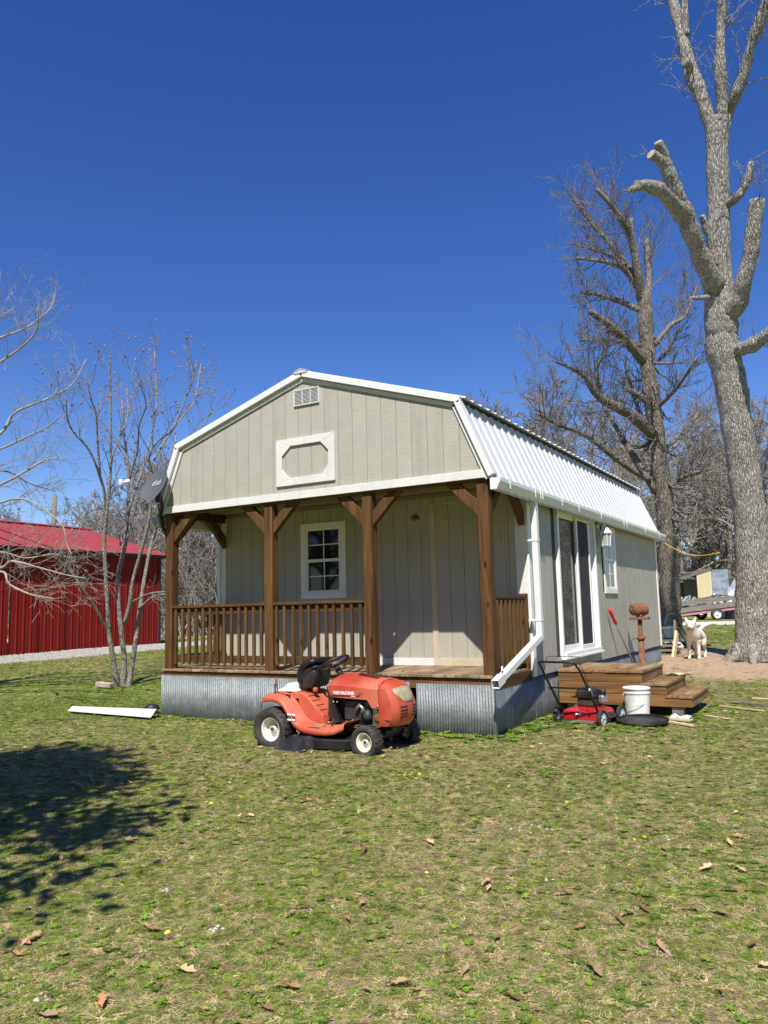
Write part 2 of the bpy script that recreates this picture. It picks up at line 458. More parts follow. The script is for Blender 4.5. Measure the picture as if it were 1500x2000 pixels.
def road_mask(x, y):
    s = (x - CAM[0]) * FH[0] + (y - CAM[1]) * FH[1]
    return (smooth(33.2, 34.2, s) * smooth(40.5, 39, s))
s1 = np.concatenate([np.linspace(-40, 0, 12)[:-1], np.arange(0, 14, .11), np.arange(14, 46, .35), np.geomspace(46, 700, 26)])
l1 = np.concatenate([-np.geomspace(16, 600, 22)[::-1], np.arange(-15.8, 15.8, .13), np.geomspace(16, 600, 22)])
SS, LL = np.meshgrid(s1, l1, indexing='ij')
RH = np.array([FH[1], -FH[0]])
GX = CAM[0] + SS * FH[0] + LL * RH[0]; GY = CAM[1] + SS * FH[1] + LL * RH[1]
near = np.exp(-(np.maximum(SS, 0) / 30) ** 2)
GZ = gz(GX, GY) + (.018 * fbm(GX * 1.1, GY * 1.1, 7) + .010 * fbm(GX * 4, GY * 4, 8)) * near
def gzf(x, y):
    return gz(x, y) + .018 * fbm(np.asarray(x) * 1.1, np.asarray(y) * 1.1, 7) + .010 * fbm(np.asarray(x) * 4, np.asarray(y) * 4, 8)
nS, nL = SS.shape
me = bpy.data.meshes.new('ground')
V = np.stack([GX, GY, GZ], -1).reshape(-1, 3)
idx = np.arange(nS * nL).reshape(nS, nL)
Fq = np.stack([idx[:-1, :-1], idx[1:, :-1], idx[1:, 1:], idx[:-1, 1:]], -1).reshape(-1, 4)[:, ::-1]
me.from_pydata(V.tolist(), [], Fq.tolist()); me.update()
for nm, arr in (('dirt', np.maximum(dirt_mask(GX, GY), 0)), ('dry', dry_mask(GX, GY)), ('gravel', gravel_mask(GX, GY)), ('road', road_mask(GX, GY))):
    at_ = me.attributes.new(nm, 'FLOAT', 'POINT'); at_.data.foreach_set('value', np.asarray(arr, np.float32).reshape(-1))
me.polygons.foreach_set('use_smooth', [True] * len(me.polygons))
m, nt, b = newmat('lawn_soil')
def attr(nt, n):
    a = nd(nt, 'ShaderNodeAttribute'); a.attribute_name = n; return a.outputs['Fac']
v = coords(nt, rnd=False)
n1 = noise(nt, v, 26, 6, .75); n2 = noise(nt, v, 90, 4, .7); n3 = noise(nt, v, 1.3, 5, .6)
green = ramp(nt, n1, [(.34, (.05, .075, .012)), (.5, (.155, .23, .03)), (.66, (.31, .39, .08))])
dry = ramp(nt, n1, [(.32, (.09, .062, .036)), (.52, (.27, .20, .115)), (.70, (.47, .385, .235))])
ad = nd(nt, 'ShaderNodeMath', operation='ADD'); nt.links.new(attr(nt, 'dry'), ad.inputs[0])
mm = nd(nt, 'ShaderNodeMath', operation='MULTIPLY_ADD'); mm.inputs[1].default_value = .9; mm.inputs[2].default_value = -.45
nt.links.new(n2, mm.inputs[0]); nt.links.new(mm.outputs[0], ad.inputs[1])
col = mixc(nt, ad.outputs[0], green, dry)
soil = ramp(nt, noise(nt, v, 9, 7, .7), [(.3, (.28, .19, .115)), (.55, (.43, .31, .20)), (.75, (.54, .42, .29))])
col = mixc(nt, attr(nt, 'dirt'), col, soil)
peb = nd(nt, 'ShaderNodeTexVoronoi'); peb.inputs['Scale'].default_value = 24; nt.links.new(v, peb.inputs['Vector'])
pc = nd(nt, 'ShaderNodeSeparateColor'); nt.links.new(peb.outputs['Color'], pc.inputs[0])
grav = ramp(nt, pc.outputs[0], [(.0, (.16, .15, .12)), (.5, (.34, .32, .28)), (1, (.54, .52, .47))])
col = mixc(nt, attr(nt, 'gravel'), col, grav)
col = mixc(nt, attr(nt, 'road'), col, ramp(nt, noise(nt, v, 4, 5), [(.3, (.50, .47, .41)), (.7, (.68, .66, .60))]))
nt.links.new(col, b.inputs['Base Color']); b.inputs['Roughness'].default_value = .95; b.inputs['Specular IOR Level'].default_value = .15
bump(nt, b, n1, .8, .03)
me.materials.append(m)
ground = bpy.data.objects.new('ground', me); COL.objects.link(ground); tag(ground, kind='structure')

# ================================================================== CABIN
W, D, LH = 4.88, 1.221, 7.49
YB = D + LH                       # back wall
cabin = thing('cabin', 'tan board cabin with white gambrel metal roof and brown wooden front porch', 'cabin', (W / 2, D + LH / 2, -.5))
ZF = 2.137                        # underside of the porch fascia
ZR, ZK, XK = 3.675, 3.015, 2.10     # ridge and knee of the gable siding line
XE = W / 2 + .03
def roof_z(x):                    # outline of the gable (siding top) at |x - W/2|
    a = abs(x - W / 2)
    if a <= XK: return ZR - (ZR - ZK) * a / XK
    return ZK - (ZK - ZF) * (a - XK) / (XE - XK)
BW = .2032
def board_front(x0, x1, y, z0, top, name, th=.014, mat='siding_front', step=.5):
    """one siding strip with a shiplap edge; top is a function of x"""
    g = .0026
    xs = [x0 + g, x1 - g]
    ks = [k for k in (W / 2 - XK, W / 2, W / 2 + XK) if xs[0] + .004 < k < xs[1] - .004]
    xs = [xs[0]] + ks + [xs[1]]
    poly = [(xs[0], z0), (xs[-1], z0)] + [(x, top(x)) for x in xs[::-1]]
    poly = [p for i, p in enumerate(poly)]
    if min(p[1] for p in poly[2:]) < z0 + .005: 
        poly = [(a, max(z, z0 + .006)) for a, z in poly[:2]] and [(xs[0], z0), (xs[-1], z0)] + [(x, max(top(x), z0 + .006)) for x in xs[::-1]]
    mb = MB().prism(poly, lambda u, v, t: (u, t, v), y, y + th)
    return mb.build(name, mat, cabin)
# gable boards
n = int(round((2 * XE) / BW)) + 1
xs0 = W / 2 - XE
off = .06
x = xs0 - off
while x < W / 2 + XE:
    a, bb = max(x, xs0), min(x + BW, W / 2 + XE)
    if bb - a > .03: board_front(a, bb, -.006, ZF + .05, lambda q: roof_z(q) - .005, 'siding_board')
    x += BW
MB().prism([(.03, ZF + .06), (W - .03, ZF + .06), (W / 2 + XK - .03, ZK - .02), (W / 2 - XK + .03, ZK - .02)], lambda u, v, t: (u, t, v), .0095, .03).build('gable_backing', 'dark_trim', cabin)
MB().prism([(W / 2 - XK, ZK - .02), (W / 2 + XK, ZK - .02), (W / 2, ZR - .03)], lambda u, v, t: (u, t, v), .0095, .03).build('gable_backing', 'dark_trim', cabin)
# fascia: two lengths of white board
MB().bx(-.03, 1.02, -.032, -.008, ZF, ZF + .095).build('fascia_board', 'white_trim', cabin, bevel=.003)
MB().bx(1.022, W + .03, -.032, -.008, ZF, ZF + .095).build('fascia_board', 'white_trim', cabin, bevel=.003)
# rake trim: inner thin board and outer metal rake, along the four slopes
def rake(p, q, inner):
    P_, Q_ = Vector((p[0], 0, p[1])), Vector((q[0], 0, q[1]))
    d = (Q_ - P_).normalized(); nrm = Vector((-d.z, 0, d.x))
    if nrm.z < 0: nrm = -nrm
    if inner: lo, hi, y0, y1, nm, mt = -.035, .012, -.030, -.008, 'rake_board', 'white_trim'
    else: lo, hi, y0, y1, nm, mt = .018, .100, -.070, -.005, 'rake_flashing', 'white_plastic'
    vs = []
    for (pt) in (P_, Q_):
        for y, k in ((y0, lo), (y1, lo), (y1, hi), (y0, hi)): vs.append(Vector((pt.x, y, pt.z)) + nrm * k)
    mb = MB().add(vs, [(0, 3, 2, 1), (4, 5, 6, 7), (0, 1, 5, 4), (1, 2, 6, 5), (2, 3, 7, 6), (3, 0, 4, 7)])
    return mb.build(nm, mt, cabin, bevel=.004)
kl, kr, rg, el, er = (W / 2 - XK, ZK), (W / 2 + XK, ZK), (W / 2, ZR), (W / 2 - XE - .01, ZF - .01), (W / 2 + XE + .01, ZF - .01)
for inner in (True, False):
    rake(el, kl, inner); rake(kr, er, inner)
    e_ = .02 if inner else .07
    rake((kl[0] - e_, ZK - e_ * (ZR - ZK) / XK), rg, inner); rake(rg, (kr[0] + e_, ZK - e_ * (ZR - ZK) / XK), inner)
MB().prism([(W / 2 - .11, ZR + .078), (W / 2, ZR + .113), (W / 2 + .11, ZR + .078), (W / 2 + .11, ZR + .086), (W / 2, ZR + .122), (W / 2 - .11, ZR + .086)], lambda u, v, t: (u, t, v), -.085, YB + .1).build('ridge_cap', 'white_metal', cabin)
MB().prism([(W / 2 - .10, ZR + .06), (W / 2 + .10, ZR + .06), (W / 2 + .10, ZR + .074), (W / 2, ZR + .108), (W / 2 - .10, ZR + .074)], lambda u, v, t: (u, t, v), -.080, -.070).build('ridge_end', 'white_metal', cabin)
# ribbed roof sheets: 4 ribs each
RIB = .2286
def roof_sheet(y0, y1, p, q, lift, name):
    """p: upper, q: lower end of the slope (x, z); ribs run down the slope"""
    P_, Q_ = Vector((p[0], 0, p[1])), Vector((q[0], 0, q[1]))
    d = (Q_ - P_).normalized(); nrm = Vector((-d.z, 0, d.x)); nrm = nrm if nrm.z > 0 else -nrm
    prof = []; y = y0
    k0 = math.floor(y0 / RIB)
    for k in range(k0, k0 + int((y1 - y0) / RIB) + 3):
        c = k * RIB
        for dy, h in ((-.034, 0), (-.016, .021), (.016, .021), (.034, 0), (.095, 0), (.105, .004), (.125, .004), (.135, 0)):
            prof.append((c + dy, h))
    prof = sorted(set([(yy, hh) for yy, hh in prof if y0 <= yy <= y1] + [(y0, 0), (y1, 0)]))
    r0 = [Vector((P_.x, yy, P_.z)) + nrm * (lift + hh) for yy, hh in prof]
    r1 = [Vector((Q_.x, yy, Q_.z)) + nrm * (lift + hh) for yy, hh in prof]
    mb = MB().loft([r0, r1], closed=False, smooth=False)
    return mb.build(name, 'white_metal', cabin, solid=.003, fixn=False)
y = -.06
RY1 = YB + .09
while y < RY1 - .02:
    y2 = min(y + 4 * RIB, RY1)
    for sgn in (-1, 1):
        cx = W / 2
        kx = lambda a: cx + sgn * a
        sl = (ZR - ZK) / XK
        roof_sheet(y, y2 + .0, (kx(0), ZR), (kx(XK + .115), ZK - .115 * sl), .085, 'roof_sheet')
        sl2 = (ZK - ZF) / (XE - XK)
        roof_sheet(y, y2 + .0, (kx(XK - .0), ZK), (kx(XE + .085), ZF - .085 * sl2 + .01), .05, 'roof_sheet')
    y = y2
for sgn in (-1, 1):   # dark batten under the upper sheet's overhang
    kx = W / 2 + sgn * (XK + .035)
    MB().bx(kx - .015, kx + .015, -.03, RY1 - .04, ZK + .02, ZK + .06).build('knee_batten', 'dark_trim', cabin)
# white corner flashing on the near lower slope
_d = Vector((er[0] - kr[0], 0, er[1] - kr[1])).normalized(); _n = Vector((-_d.z, 0, _d.x)); _n = _n if _n.z > 0 else -_n
MB().add([Vector((kr[0], -.074, kr[1])) + _n * .10, Vector((er[0], -.074, er[1])) + _n * .10, Vector((er[0], .085, er[1])) + _n * .078, Vector((kr[0], .085, kr[1])) + _n * .078], [(0, 1, 2, 3)]).build('rake_flashing', 'white_metal', cabin, solid=.003)
# gable vent with louvres
v_ = MB()
for a, b2 in ((2.295, 2.305), (2.425, 2.432), (2.552, 2.559), (2.675, 2.685)): v_.bx(a, b2, -.030, -.006, 3.33, 3.535)
v_.bx(2.305, 2.675, -.030, -.006, 3.33, 3.338).bx(2.305, 2.675, -.030, -.006, 3.527, 3.535)
vent = v_.build('gable_vent', 'white_plastic', cabin)
for k in range(11):
    z = 3.342 + k * .0168
    MB().add([(2.305, -.026, z), (2.675, -.026, z), (2.675, -.010, z + .013), (2.305, -.010, z + .013)], [(0, 1, 2, 3)]).build('louvre', 'white_plastic', vent, solid=.002)
MB().bx(2.30, 2.68, -.0095, -.007, 3.333, 3.533).build('vent_backing', 'dark_trim', vent)
# decorative eight-sided frame, in four boards
O = [(2.008, 2.318), (2.908, 2.318), (2.908, 2.918), (2.008, 2.918)]
I = [(2.097, 2.53), (2.212, 2.412), (2.705, 2.412), (2.817, 2.53), (2.817, 2.705), (2.70, 2.825), (2.235, 2.825), (2.097, 2.70)]
fr = lambda u, v, t: (u, t, v)
frame = MB().prism([O[0], O[1], I[2], I[1]], fr, -.034, -.0065).build('loft_frame', 'white_trim', cabin, bevel=.002)
MB().prism([O[3], I[6], I[5], O[2]], fr, -.034, -.0065).build('frame_board', 'white_trim', frame, bevel=.002)
MB().prism([O[0], I[1], I[0], I[7], I[6], O[3]], fr, -.033, -.0065).build('frame_board', 'white_trim', frame, bevel=.002)
MB().prism([O[1], O[2], I[5], I[4], I[3], I[2]], fr, -.033, -.0065).build('frame_board', 'white_trim', frame, bevel=.002)

# porch wall
x = 0.0 - .03
WX = dict(x0=1.485, x1=2.248, z0=.905, z1=1.975)
while x < W - .01:
    a, bb = max(x, 0.01), min(x + BW, W - .01)
    if bb - a > .02:
        wl, wr = WX['x0'] + .04, WX['x1'] - .04
        for c0, c1 in ((a, min(bb, wl)), (max(a, wr), bb)):
            if c1 - c0 > .012: board_front(c0, c1, D - .014, 0.0, lambda q: 2.215, 'siding_board')
        c0, c1 = max(a, wl), min(bb, wr)
        if c1 - c0 > .012:
            board_front(c0, c1, D - .014, 0.0, lambda q: WX['z0'] + .02, 'siding_board'); board_front(c0, c1, D - .014, WX['z1'] - .02, lambda q: 2.215, 'siding_board')
    x += BW
MB().bx(.01, 1.55, D + .0025, D + .03, -.1, 2.2).build('wall_backing', 'dark_trim', cabin)
MB().bx(2.19, W - .02, D + .0025, D + .03, -.1, 2.2).build('wall_backing', 'dark_trim', cabin)
MB().bx(-.016, .078, D - .036, D - .0145, -.1, 2.20).build('corner_board', 'white_trim', cabin, bevel=.003)
MB().bx(W - .145, W + .004, D - .036, D - .0145, -.11, 2.16).build('corner_board', 'white_trim', cabin, bevel=.003)
MB().bx(W + .004, W + .026, D - .036, D + .07, -.11, 2.12).build('corner_board', 'trim_side', cabin, bevel=.003)
MB().bx(2.66, 3.575, D - .034, D - .0145, 0.002, .095).build('base_board', 'white_trim', cabin, bevel=.003)
MB().bx(3.578, 4.73, D - .034, D - .0145, 0.002, .095).build('base_board', 'cream_wood', cabin, bevel=.003)
MB().bx(3.565, 3.637, D - .030, D - .0145, .097, 2.09).build('patch_strip', 'cream_wood', cabin, bevel=.002)
MB().bx(3.640, 3.652, D - .024, D - .0145, .097, 2.09).build('patch_strip', 'cream_wood', cabin)
MB().bx(3.655, 4.57, D - .022, D - .0145, 2.075, 2.09).build('patch_strip', 'cream_wood', cabin)
MB().bx(4.572, 4.588, D - .024, D - .0145, .097, 2.09).build('patch_strip', 'cream_wood', cabin)
MB().bx(.08, W - .15, D - .045, D - .0145, 2.165, 2.215).build('ceiling_trim', 'ceiling_board', cabin)
# house number plaque
pl = MB().lathe([(.0001, 0), (.075, 0), (.085, .006), (.0001, .008)], 24, Matrix.Translation((3.35, D - .0145, 1.92)) @ Matrix.Rotation(math.pi / 2, 4, 'X') @ Matrix.Diagonal((.8, .5, 1, 1))).build('number_plaque', 'ceiling_board', cabin)
vs, fs = text_mb('200', .07)
MB().add([(3.35 + p.x, D - .0245 - p.z, 1.92 + p.y) for p in vs], fs).build('house_number', 'dark_trim', pl)
MB().bx(3.325, 3.375, D - .02, D - .0145, 1.965, 1.985).build('plaque_crest', 'ceiling_board', pl, bevel=.006)
# window on the porch
def window(nm, fn, u0, u1, z0, z1, tr, parent, rec=0.0):
    """fn(u, out, z); tr: width of the trim boards. double-hung, two by two panes in each sash"""
    def bxu(mb, a, b2, o0, o1, c, d2):
        pts = [fn(a, o0, c), fn(b2, o0, c), fn(b2, o1, c), fn(a, o1, c), fn(a, o0, d2), fn(b2, o0, d2), fn(b2, o1, d2), fn(a, o1, d2)]
        return mb.add(pts, [(0, 3, 2, 1), (4, 5, 6, 7), (0, 1, 5, 4), (1, 2, 6, 5), (2, 3, 7, 6), (3, 0, 4, 7)])
    w = bxu(MB(), u0, u1, .0, .024, z1 - tr, z1).build(nm, 'trim_side', parent, bevel=.003)
    bxu(MB(), u0, u1, .0, .024, z0, z0 + tr).build('trim_board', 'trim_side', w, bevel=.003)
    bxu(MB(), u0, u0 + tr, .0, .022, z0 + tr + .001, z1 - tr - .001).build('trim_board', 'trim_side', w, bevel=.003)
    bxu(MB(), u1 - tr, u1, .0, .022, z0 + tr + .001, z1 - tr - .001).build('trim_board', 'trim_side', w, bevel=.003)
    a, b2, c, d2 = u0 + tr + .001, u1 - tr - .001, z0 + tr + .001, z1 - tr - .001
    fw = .026; mid = (c + d2) / 2
    f = MB(); bxu(f, a, a + fw, -.03, .012, c, d2); bxu(f, b2 - fw, b2, -.03, .012, c, d2); bxu(f, a + fw, b2 - fw, -.03, .012, c, c + fw); bxu(f, a + fw, b2 - fw, -.03, .012, d2 - fw * .7, d2)
    f.build('window_frame', 'vinyl', w)
    bxu(MB(), a + fw, b2 - fw, -.02, .010, mid - .02, mid + .02).build('meeting_rail', 'vinyl', w)
    for (zz0, zz1, o) in ((c + fw, mid - .02, -.022 + rec), (mid + .02, d2 - fw * .7, -.012 + rec)):
        for k in range(2):
            for j in range(2):
                ua = a + fw + (b2 - a - 2 * fw) * k / 2; ub = a + fw + (b2 - a - 2 * fw) * (k + 1) / 2
                za = zz0 + (zz1 - zz0) * j / 2; zb = zz0 + (zz1 - zz0) * (j + 1) / 2
                MB().add([fn(ua, o, za), fn(ub, o, za), fn(ub, o, zb), fn(ua, o, zb)], [(0, 1, 2, 3)]).build('pane', 'window_glass', w)
        um = (a + b2) / 2; zm = (zz0 + zz1) / 2
        bxu(MB(), um - .007, um + .007, o - .004, o + .005, zz0, zz1).build('muntin', 'vinyl', w)
        bxu(MB(), a + fw, b2 - fw, o - .003, o + .004, zm - .007, zm + .007).build('muntin', 'vinyl', w)
    return w
window('porch_window', lambda u, o, z: (u, D - .0145 - o, z), WX['x0'], WX['x1'], WX['z0'], WX['z1'], .088, cabin)
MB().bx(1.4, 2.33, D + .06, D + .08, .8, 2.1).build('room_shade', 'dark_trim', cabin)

# side wall boards (x = W), with openings for the door and the window
ZB = -.11
YD0, YD1, ZD0, ZD1 = 2.285, 4.125, .045, 2.045
SWX = (4.60, 5.37, .90, 1.99)
def board_side(y0, y1, z0, z1):
    MB().bx(W, W + .013, y0 + .003, y1 - .003, z0, z1).build('siding_board', 'siding_side', cabin)
y = D + .072
while y < YB - .02:
    y2 = min(y + BW, YB - .005)
    segs = [(ZB, 2.16)]
    if y2 > YD0 + .02 and y < YD1 - .02: segs = [(ZB, ZD0 + .01)]
    elif y2 > SWX[0] + .09 and y < SWX[1] - .09: segs = [(ZB, SWX[2] + .02), (SWX[3] - .02, 2.16)]
    for a, bb in segs: board_side(y, y2, a, bb)
    y = y2
# strips that close the sheathing round the openings
MB().bx(W - .03, W - .002, D, YD0, ZB, 2.2).build('wall_backing', 'dark_trim', cabin)
MB().bx(W - .03, W - .002, YD1, SWX[0] + .08, ZB, 2.2).build('wall_backing', 'dark_trim', cabin)
MB().bx(W - .03, W - .002, SWX[1] - .08, YB, ZB, 2.2).build('wall_backing', 'dark_trim', cabin)
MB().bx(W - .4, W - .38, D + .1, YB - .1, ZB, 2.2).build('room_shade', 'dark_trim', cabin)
MB().bx(W - .02, W + .026, YB - .075, YB + .022, ZB, 2.10).build('corner_board', 'trim_side', cabin, bevel=.003)
MB().bx(.0, W - .02, YB, YB + .015, ZB, 2.2).build('back_wall', 'siding_front', cabin)
MB().prism([(W / 2 - XE, 2.2), (W / 2 + XE, 2.2), (W / 2 + XK, ZK), (W / 2, ZR), (W / 2 - XK, ZK)], lambda u, v, t: (u, t, v), YB + .016, YB + .03).build('back_gable', 'siding_front', cabin)
MB().bx(-.014, 0, D, YB, ZB, 2.16).build('left_wall', 'siding_side', cabin)
window('side_window', lambda u, o, z: (W + .0135 + o, u, z), SWX[0], SWX[1], SWX[2], SWX[3], .085, cabin, rec=.024)
# rafter tails under the eave
for k in range(14):
    yy = .35 + k * .61
    MB().bx(W + .015, W + .10, yy, yy + .038, 2.07, 2.135).build('rafter_tail', 'rim_wood', cabin)
MB().bx(W + .012, W + .03, -.02, YB, 2.142, 2.20).build('eave_board', 'dark_trim', cabin)
# sliding door
dr = MB()
XD = W + .013
def dbox(mb, o0, o1, a, b2, c, d2): return mb.bx(XD + o0, XD + o1, a, b2, c, d2)
f = MB(); dbox(f, -.06, .035, YD0, YD0 + .055, ZD0, ZD1); dbox(f, -.06, .035, YD1 - .055, YD1, ZD0, ZD1); dbox(f, -.06, .035, YD0 + .055, YD1 - .055, ZD1 - .06, ZD1); dbox(f, -.06, .055, YD0 + .055, YD1 - .055, ZD0, ZD0 + .055)
door = f.build('sliding_door', 'vinyl', cabin, bevel=.003)
MB().bx(XD + .0005, XD + .05, YD0 - .01, YD1 + .01, ZD1 + .001, ZD1 + .06).build('door_head', 'cream_wood', door)
MB().bx(XD + .0005, XD + .075, YD0 - .02, YD1 + .02, ZD0 - .03, ZD0 - .001).build('door_sill', 'vinyl', door, bevel=.004)
ym = (YD0 + YD1) / 2
def panel(a, b2, o, nm, gm, st=.06):
    z0, z1 = ZD0 + .057, ZD1 - .062
    f = MB(); dbox(f, o - .015, o + .015, a, a + st, z0, z1); dbox(f, o - .015, o + .015, b2 - st, b2, z0, z1); dbox(f, o - .015, o + .015, a + st, b2 - st, z1 - st, z1); dbox(f, o - .015, o + .015, a + st, b2 - st, z0, z0 + st * 1.5)
    p = f.build(nm, 'vinyl', door, bevel=.003)
    MB().add([(XD + o, a + st, z0 + st), (XD + o, b2 - st, z0 + st), (XD + o, b2 - st, z1 - st), (XD + o, a + st, z1 - st)], [(0, 1, 2, 3)]).build('door_pane', gm, p)
    return p
panel(YD0 + .056, ym + .03, -.02, 'door_panel', 'door_glass')
panel(ym - .03, YD1 - .056, -.052, 'door_panel', 'door_glass')
panel(ym - .06, YD1 - .34, .018, 'screen_panel', 'screen_mesh', .045)
# slatted blind inside the left pane
for k in range(0):
    pass
# gutter, end caps, clips, downspouts
gx = W + .095
gp = [(0, .125), (0, .0), (.075, .0), (.095, .045), (.118, .085), (.118, .125), (.110, .125), (.110, .09), (.07, .008), (.008, .008), (.008, .125)]
GZ0 = 1.985
gut = MB().prism(gp, lambda u, v, t: (gx + u, t, GZ0 + v), -.11, YB + .16).build('gutter', 'white_plastic', cabin)
MB().prism([(0, .125), (0, 0), (.075, 0), (.095, .045), (.118, .085), (.118, .125)], lambda u, v, t: (gx + u, t, GZ0 + v), -.116, -.1105).build('gutter_end', 'white_plastic', gut)
MB().prism([(0, .125), (0, 0), (.075, 0), (.095, .045), (.118, .085), (.118, .125)], lambda u, v, t: (gx + u, t, GZ0 + v), YB + .1605, YB + .166).build('gutter_end', 'white_plastic', gut)
for yy in (.16, .98, 1.16, 1.24, 2.0, 2.75, 3.9, 5.3, 5.5, 6.9, 8.2):
    c = MB(); c.bx(gx + .1185, gx + .126, yy, yy + .022, GZ0 + .03, GZ0 + .135); c.bx(gx + .02, gx + .126, yy, yy + .022, GZ0 + .1355, GZ0 + .142)
    c.build('gutter_clip', 'white_plastic', gut)
ds = MB().bx(W + .10, W + .175, 1.085, 1.165, .33, GZ0 - .001).build('downspout', 'white_plastic', cabin, bevel=.006)
MB().beam((W + .1375, 1.16, .375), (W + .1375, -.16, -.02), .072, .076).build('downspout_leader', 'white_plastic', ds, bevel=.006)
e = MB()
a0, a1 = Vector((W + .1375, -.13, -.011)), Vector((W + .1375, -.30, -.062))
for (w_, h_) in ((.084, .088),):
    dv = (a1 - a0).normalized(); up = Vector((0, -dv.z, dv.y)); up = up if up.z > 0 else -up
    for s_, t_, ax in ((-.042, .004, 'r'), (.038, .004, 'r')):
        e.beam(a0 + Vector((s_ + .002, 0, 0)), a1 + Vector((s_ + .002, 0, 0)), .004, .088)
    e.beam(a0 + up * .042, a1 + up * .042, .084, .004); e.beam(a0 - up * .042, a1 - up * .042, .084, .004)
e.build('downspout_outlet', 'white_plastic', ds)
MB().bx(W + .13, W + .145, -.11, -.085, .06, .11).build('leader_strap', 'white_plastic', ds)
for zz in (1.5, .55): MB().bx(W + .02, W + .18, 1.08, 1.17, zz, zz + .025).build('downspout_strap', 'white_plastic', ds)
MB().bx(-.15, -.08, D + .02, D + .10, .88, 2.02).build('downspout', 'white_plastic', cabin, bevel=.006)
MB().prism(gp, lambda u, v, t: (-.095 - u, t, GZ0 + v), -.05, YB + .1).build('gutter', 'white_plastic', cabin)

# porch: ceiling, beams, posts, braces
MB().bx(.02, W - .02, .03, D - .05, 2.222, 2.235).build('porch_ceiling', 'ceiling_board', cabin)
for yy in (.38, .8): MB().bx(.1, W - .1, yy, yy + .04, 2.204, 2.2215).build('ceiling_batten', 'ceiling_board', cabin)
MB().bx(.0, W, .032, .12, 2.115, 2.2215).build('porch_beam', 'rim_wood', cabin)
MB().bx(.0, .09, .122, D - .05, 2.10, 2.2215).build('porch_beam', 'rail_wood_y', cabin)
MB().bx(W - .09, W, .122, D - .05, 2.10, 2.2215).build('porch_beam', 'rail_wood_y', cabin)
PW = .13
PX = (.015, 1.766, 3.262, W - .125)
for px_ in PX:
    MB().bx(px_, px_ + PW, .012, .012 + PW, 0.0, 2.113).build('porch_post', 'post_wood', cabin, bevel=.006)
def brace(p0, p1, along):
    """a 45-degree brace with plumb and level cuts"""
    q = .30; h = .20
    if along == 'x':
        sx = 1 if p1[0] > p0[0] else -1
        poly = [(0, -q - h), (0, -q + .02), (q - .02, 0), (q + h, 0)]
        MB().prism(poly, lambda u, v, t: (p0[0] + sx * u * .78, t, p0[2] + v * .78), p0[1] - .04, p0[1] + .04).build('porch_brace', 'post_wood', cabin, bevel=.004)
    else:
        sy = 1 if p1[1] > p0[1] else -1
        poly = [(0, -q - h), (0, -q + .02), (q - .02, 0), (q + h, 0)]
        MB().prism(poly, lambda u, v, t: (t, p0[1] + sy * u * .78, p0[2] + v * .78), p0[0] - .04, p0[0] + .04).build('porch_brace', 'post_wood', cabin, bevel=.004)
for i, px_ in enumerate(PX):
    c = .012 + PW / 2
    if i < 3: brace((px_ + PW, c, 2.113), (px_ + 1, c, 0), 'x')
    if i > 0: brace((px_, c, 2.113), (px_ - 1, c, 0), 'x')
brace((.08, .012 + PW, 2.098), (.08, 1, 0), 'y'); brace((W - .055, .012 + PW, 2.098), (W - .055, 1, 0), 'y')
brace((.055, D - .038, 2.098), (.05, 0, 0), 'y'); brace((W - .05, D - .038, 2.098), (W - .05, 0, 0), 'y')
# deck boards, rim, skirting
for k in range(34):
    x0 = -.01 + k * .1435; x1 = min(x0 + .1385, W - .015)
    if x1 - x0 < .02: continue
    MB().bx(x0, x1, -.025 - random.uniform(0, .004), D - .016, -.030 - random.uniform(0, .002), 0.0).build('deck_board', 'deck_wood', cabin, bevel=.004)
MB().bx(.012, W - .03, .004, .044, -.155, -.040).build('rim_joist', 'rim_wood', cabin, bevel=.003)
MB().bx(.02, W - .04, .01, .04, -.0395, -.0325).build('rim_gap', 'dark_trim', cabin)  # dark strip standing in for the shaded gap under the deck boards
MB().bx(W - .045, W - .005, .046, D - .02, -.155, -.032).build('rim_joist', 'rail_wood_y', cabin, bevel=.003)
MB().bx(.0, .04, .046, D - .02, -.155, -.032).build('rim_joist', 'rail_wood_y', cabin, bevel=.003)
def corr(u0, u1, z0, z1, fn, name, pitch=.034, amp=.0055, seg=6):
    nseg = max(4, int((u1 - u0) / pitch * seg)); us = np.linspace(u0, u1, nseg + 1)
    o = amp * np.sin(us / pitch * 2 * math.pi)
    r0 = [fn(u, d_, z0(u) if callable(z0) else z0) for u, d_ in zip(us, o)]
    r1 = [fn(u, d_, z1(u) if callable(z1) else z1) for u, d_ in zip(us, o)]
    return MB().loft([r0, r1], closed=False, smooth=True).build(name, 'galvanised', cabin, solid=.002, fixn=False)
fnf = lambda u, o, z: (u, -.016 + o, z)
fns = lambda u, o, z: (W - .004 + o + (.004 if u < D else .0), u, z)
cuts = (-.012, .82, 1.64, 2.46, 3.28, 3.84)
for a, b2 in zip(cuts[:-1], cuts[1:]):
    k_ = .003 * (cuts.index(a) % 2)
    corr(a, b2 + .02, -.80, -.088, lambda u, o, z, k_=k_: (u, -.012 - k_ + o, z), 'skirting_sheet')
corr(3.945, W - .004, -.80, -.098, lambda u, o, z: (u, -.014 + o, z), 'skirting_sheet')
for a, b2, zt in ((-.01, .56, -.05), (.56, D + .06, -.05), (D + .06, 2.05, ZB - .0), (2.05, 3.2, ZB), (3.2, 4.4, ZB), (4.4, 5.6, ZB), (5.6, 6.8, ZB), (6.8, YB, ZB)):
    corr(a, b2 - .004, -.85, zt - .01, lambda u, o, z: (W - .010 + o * .6, u, z), 'skirting_sheet', .068, .006)
corr(0, YB, -.85, -.06, lambda u, o, z: (.0 + o, u, z), 'skirting_sheet', .068, .006)
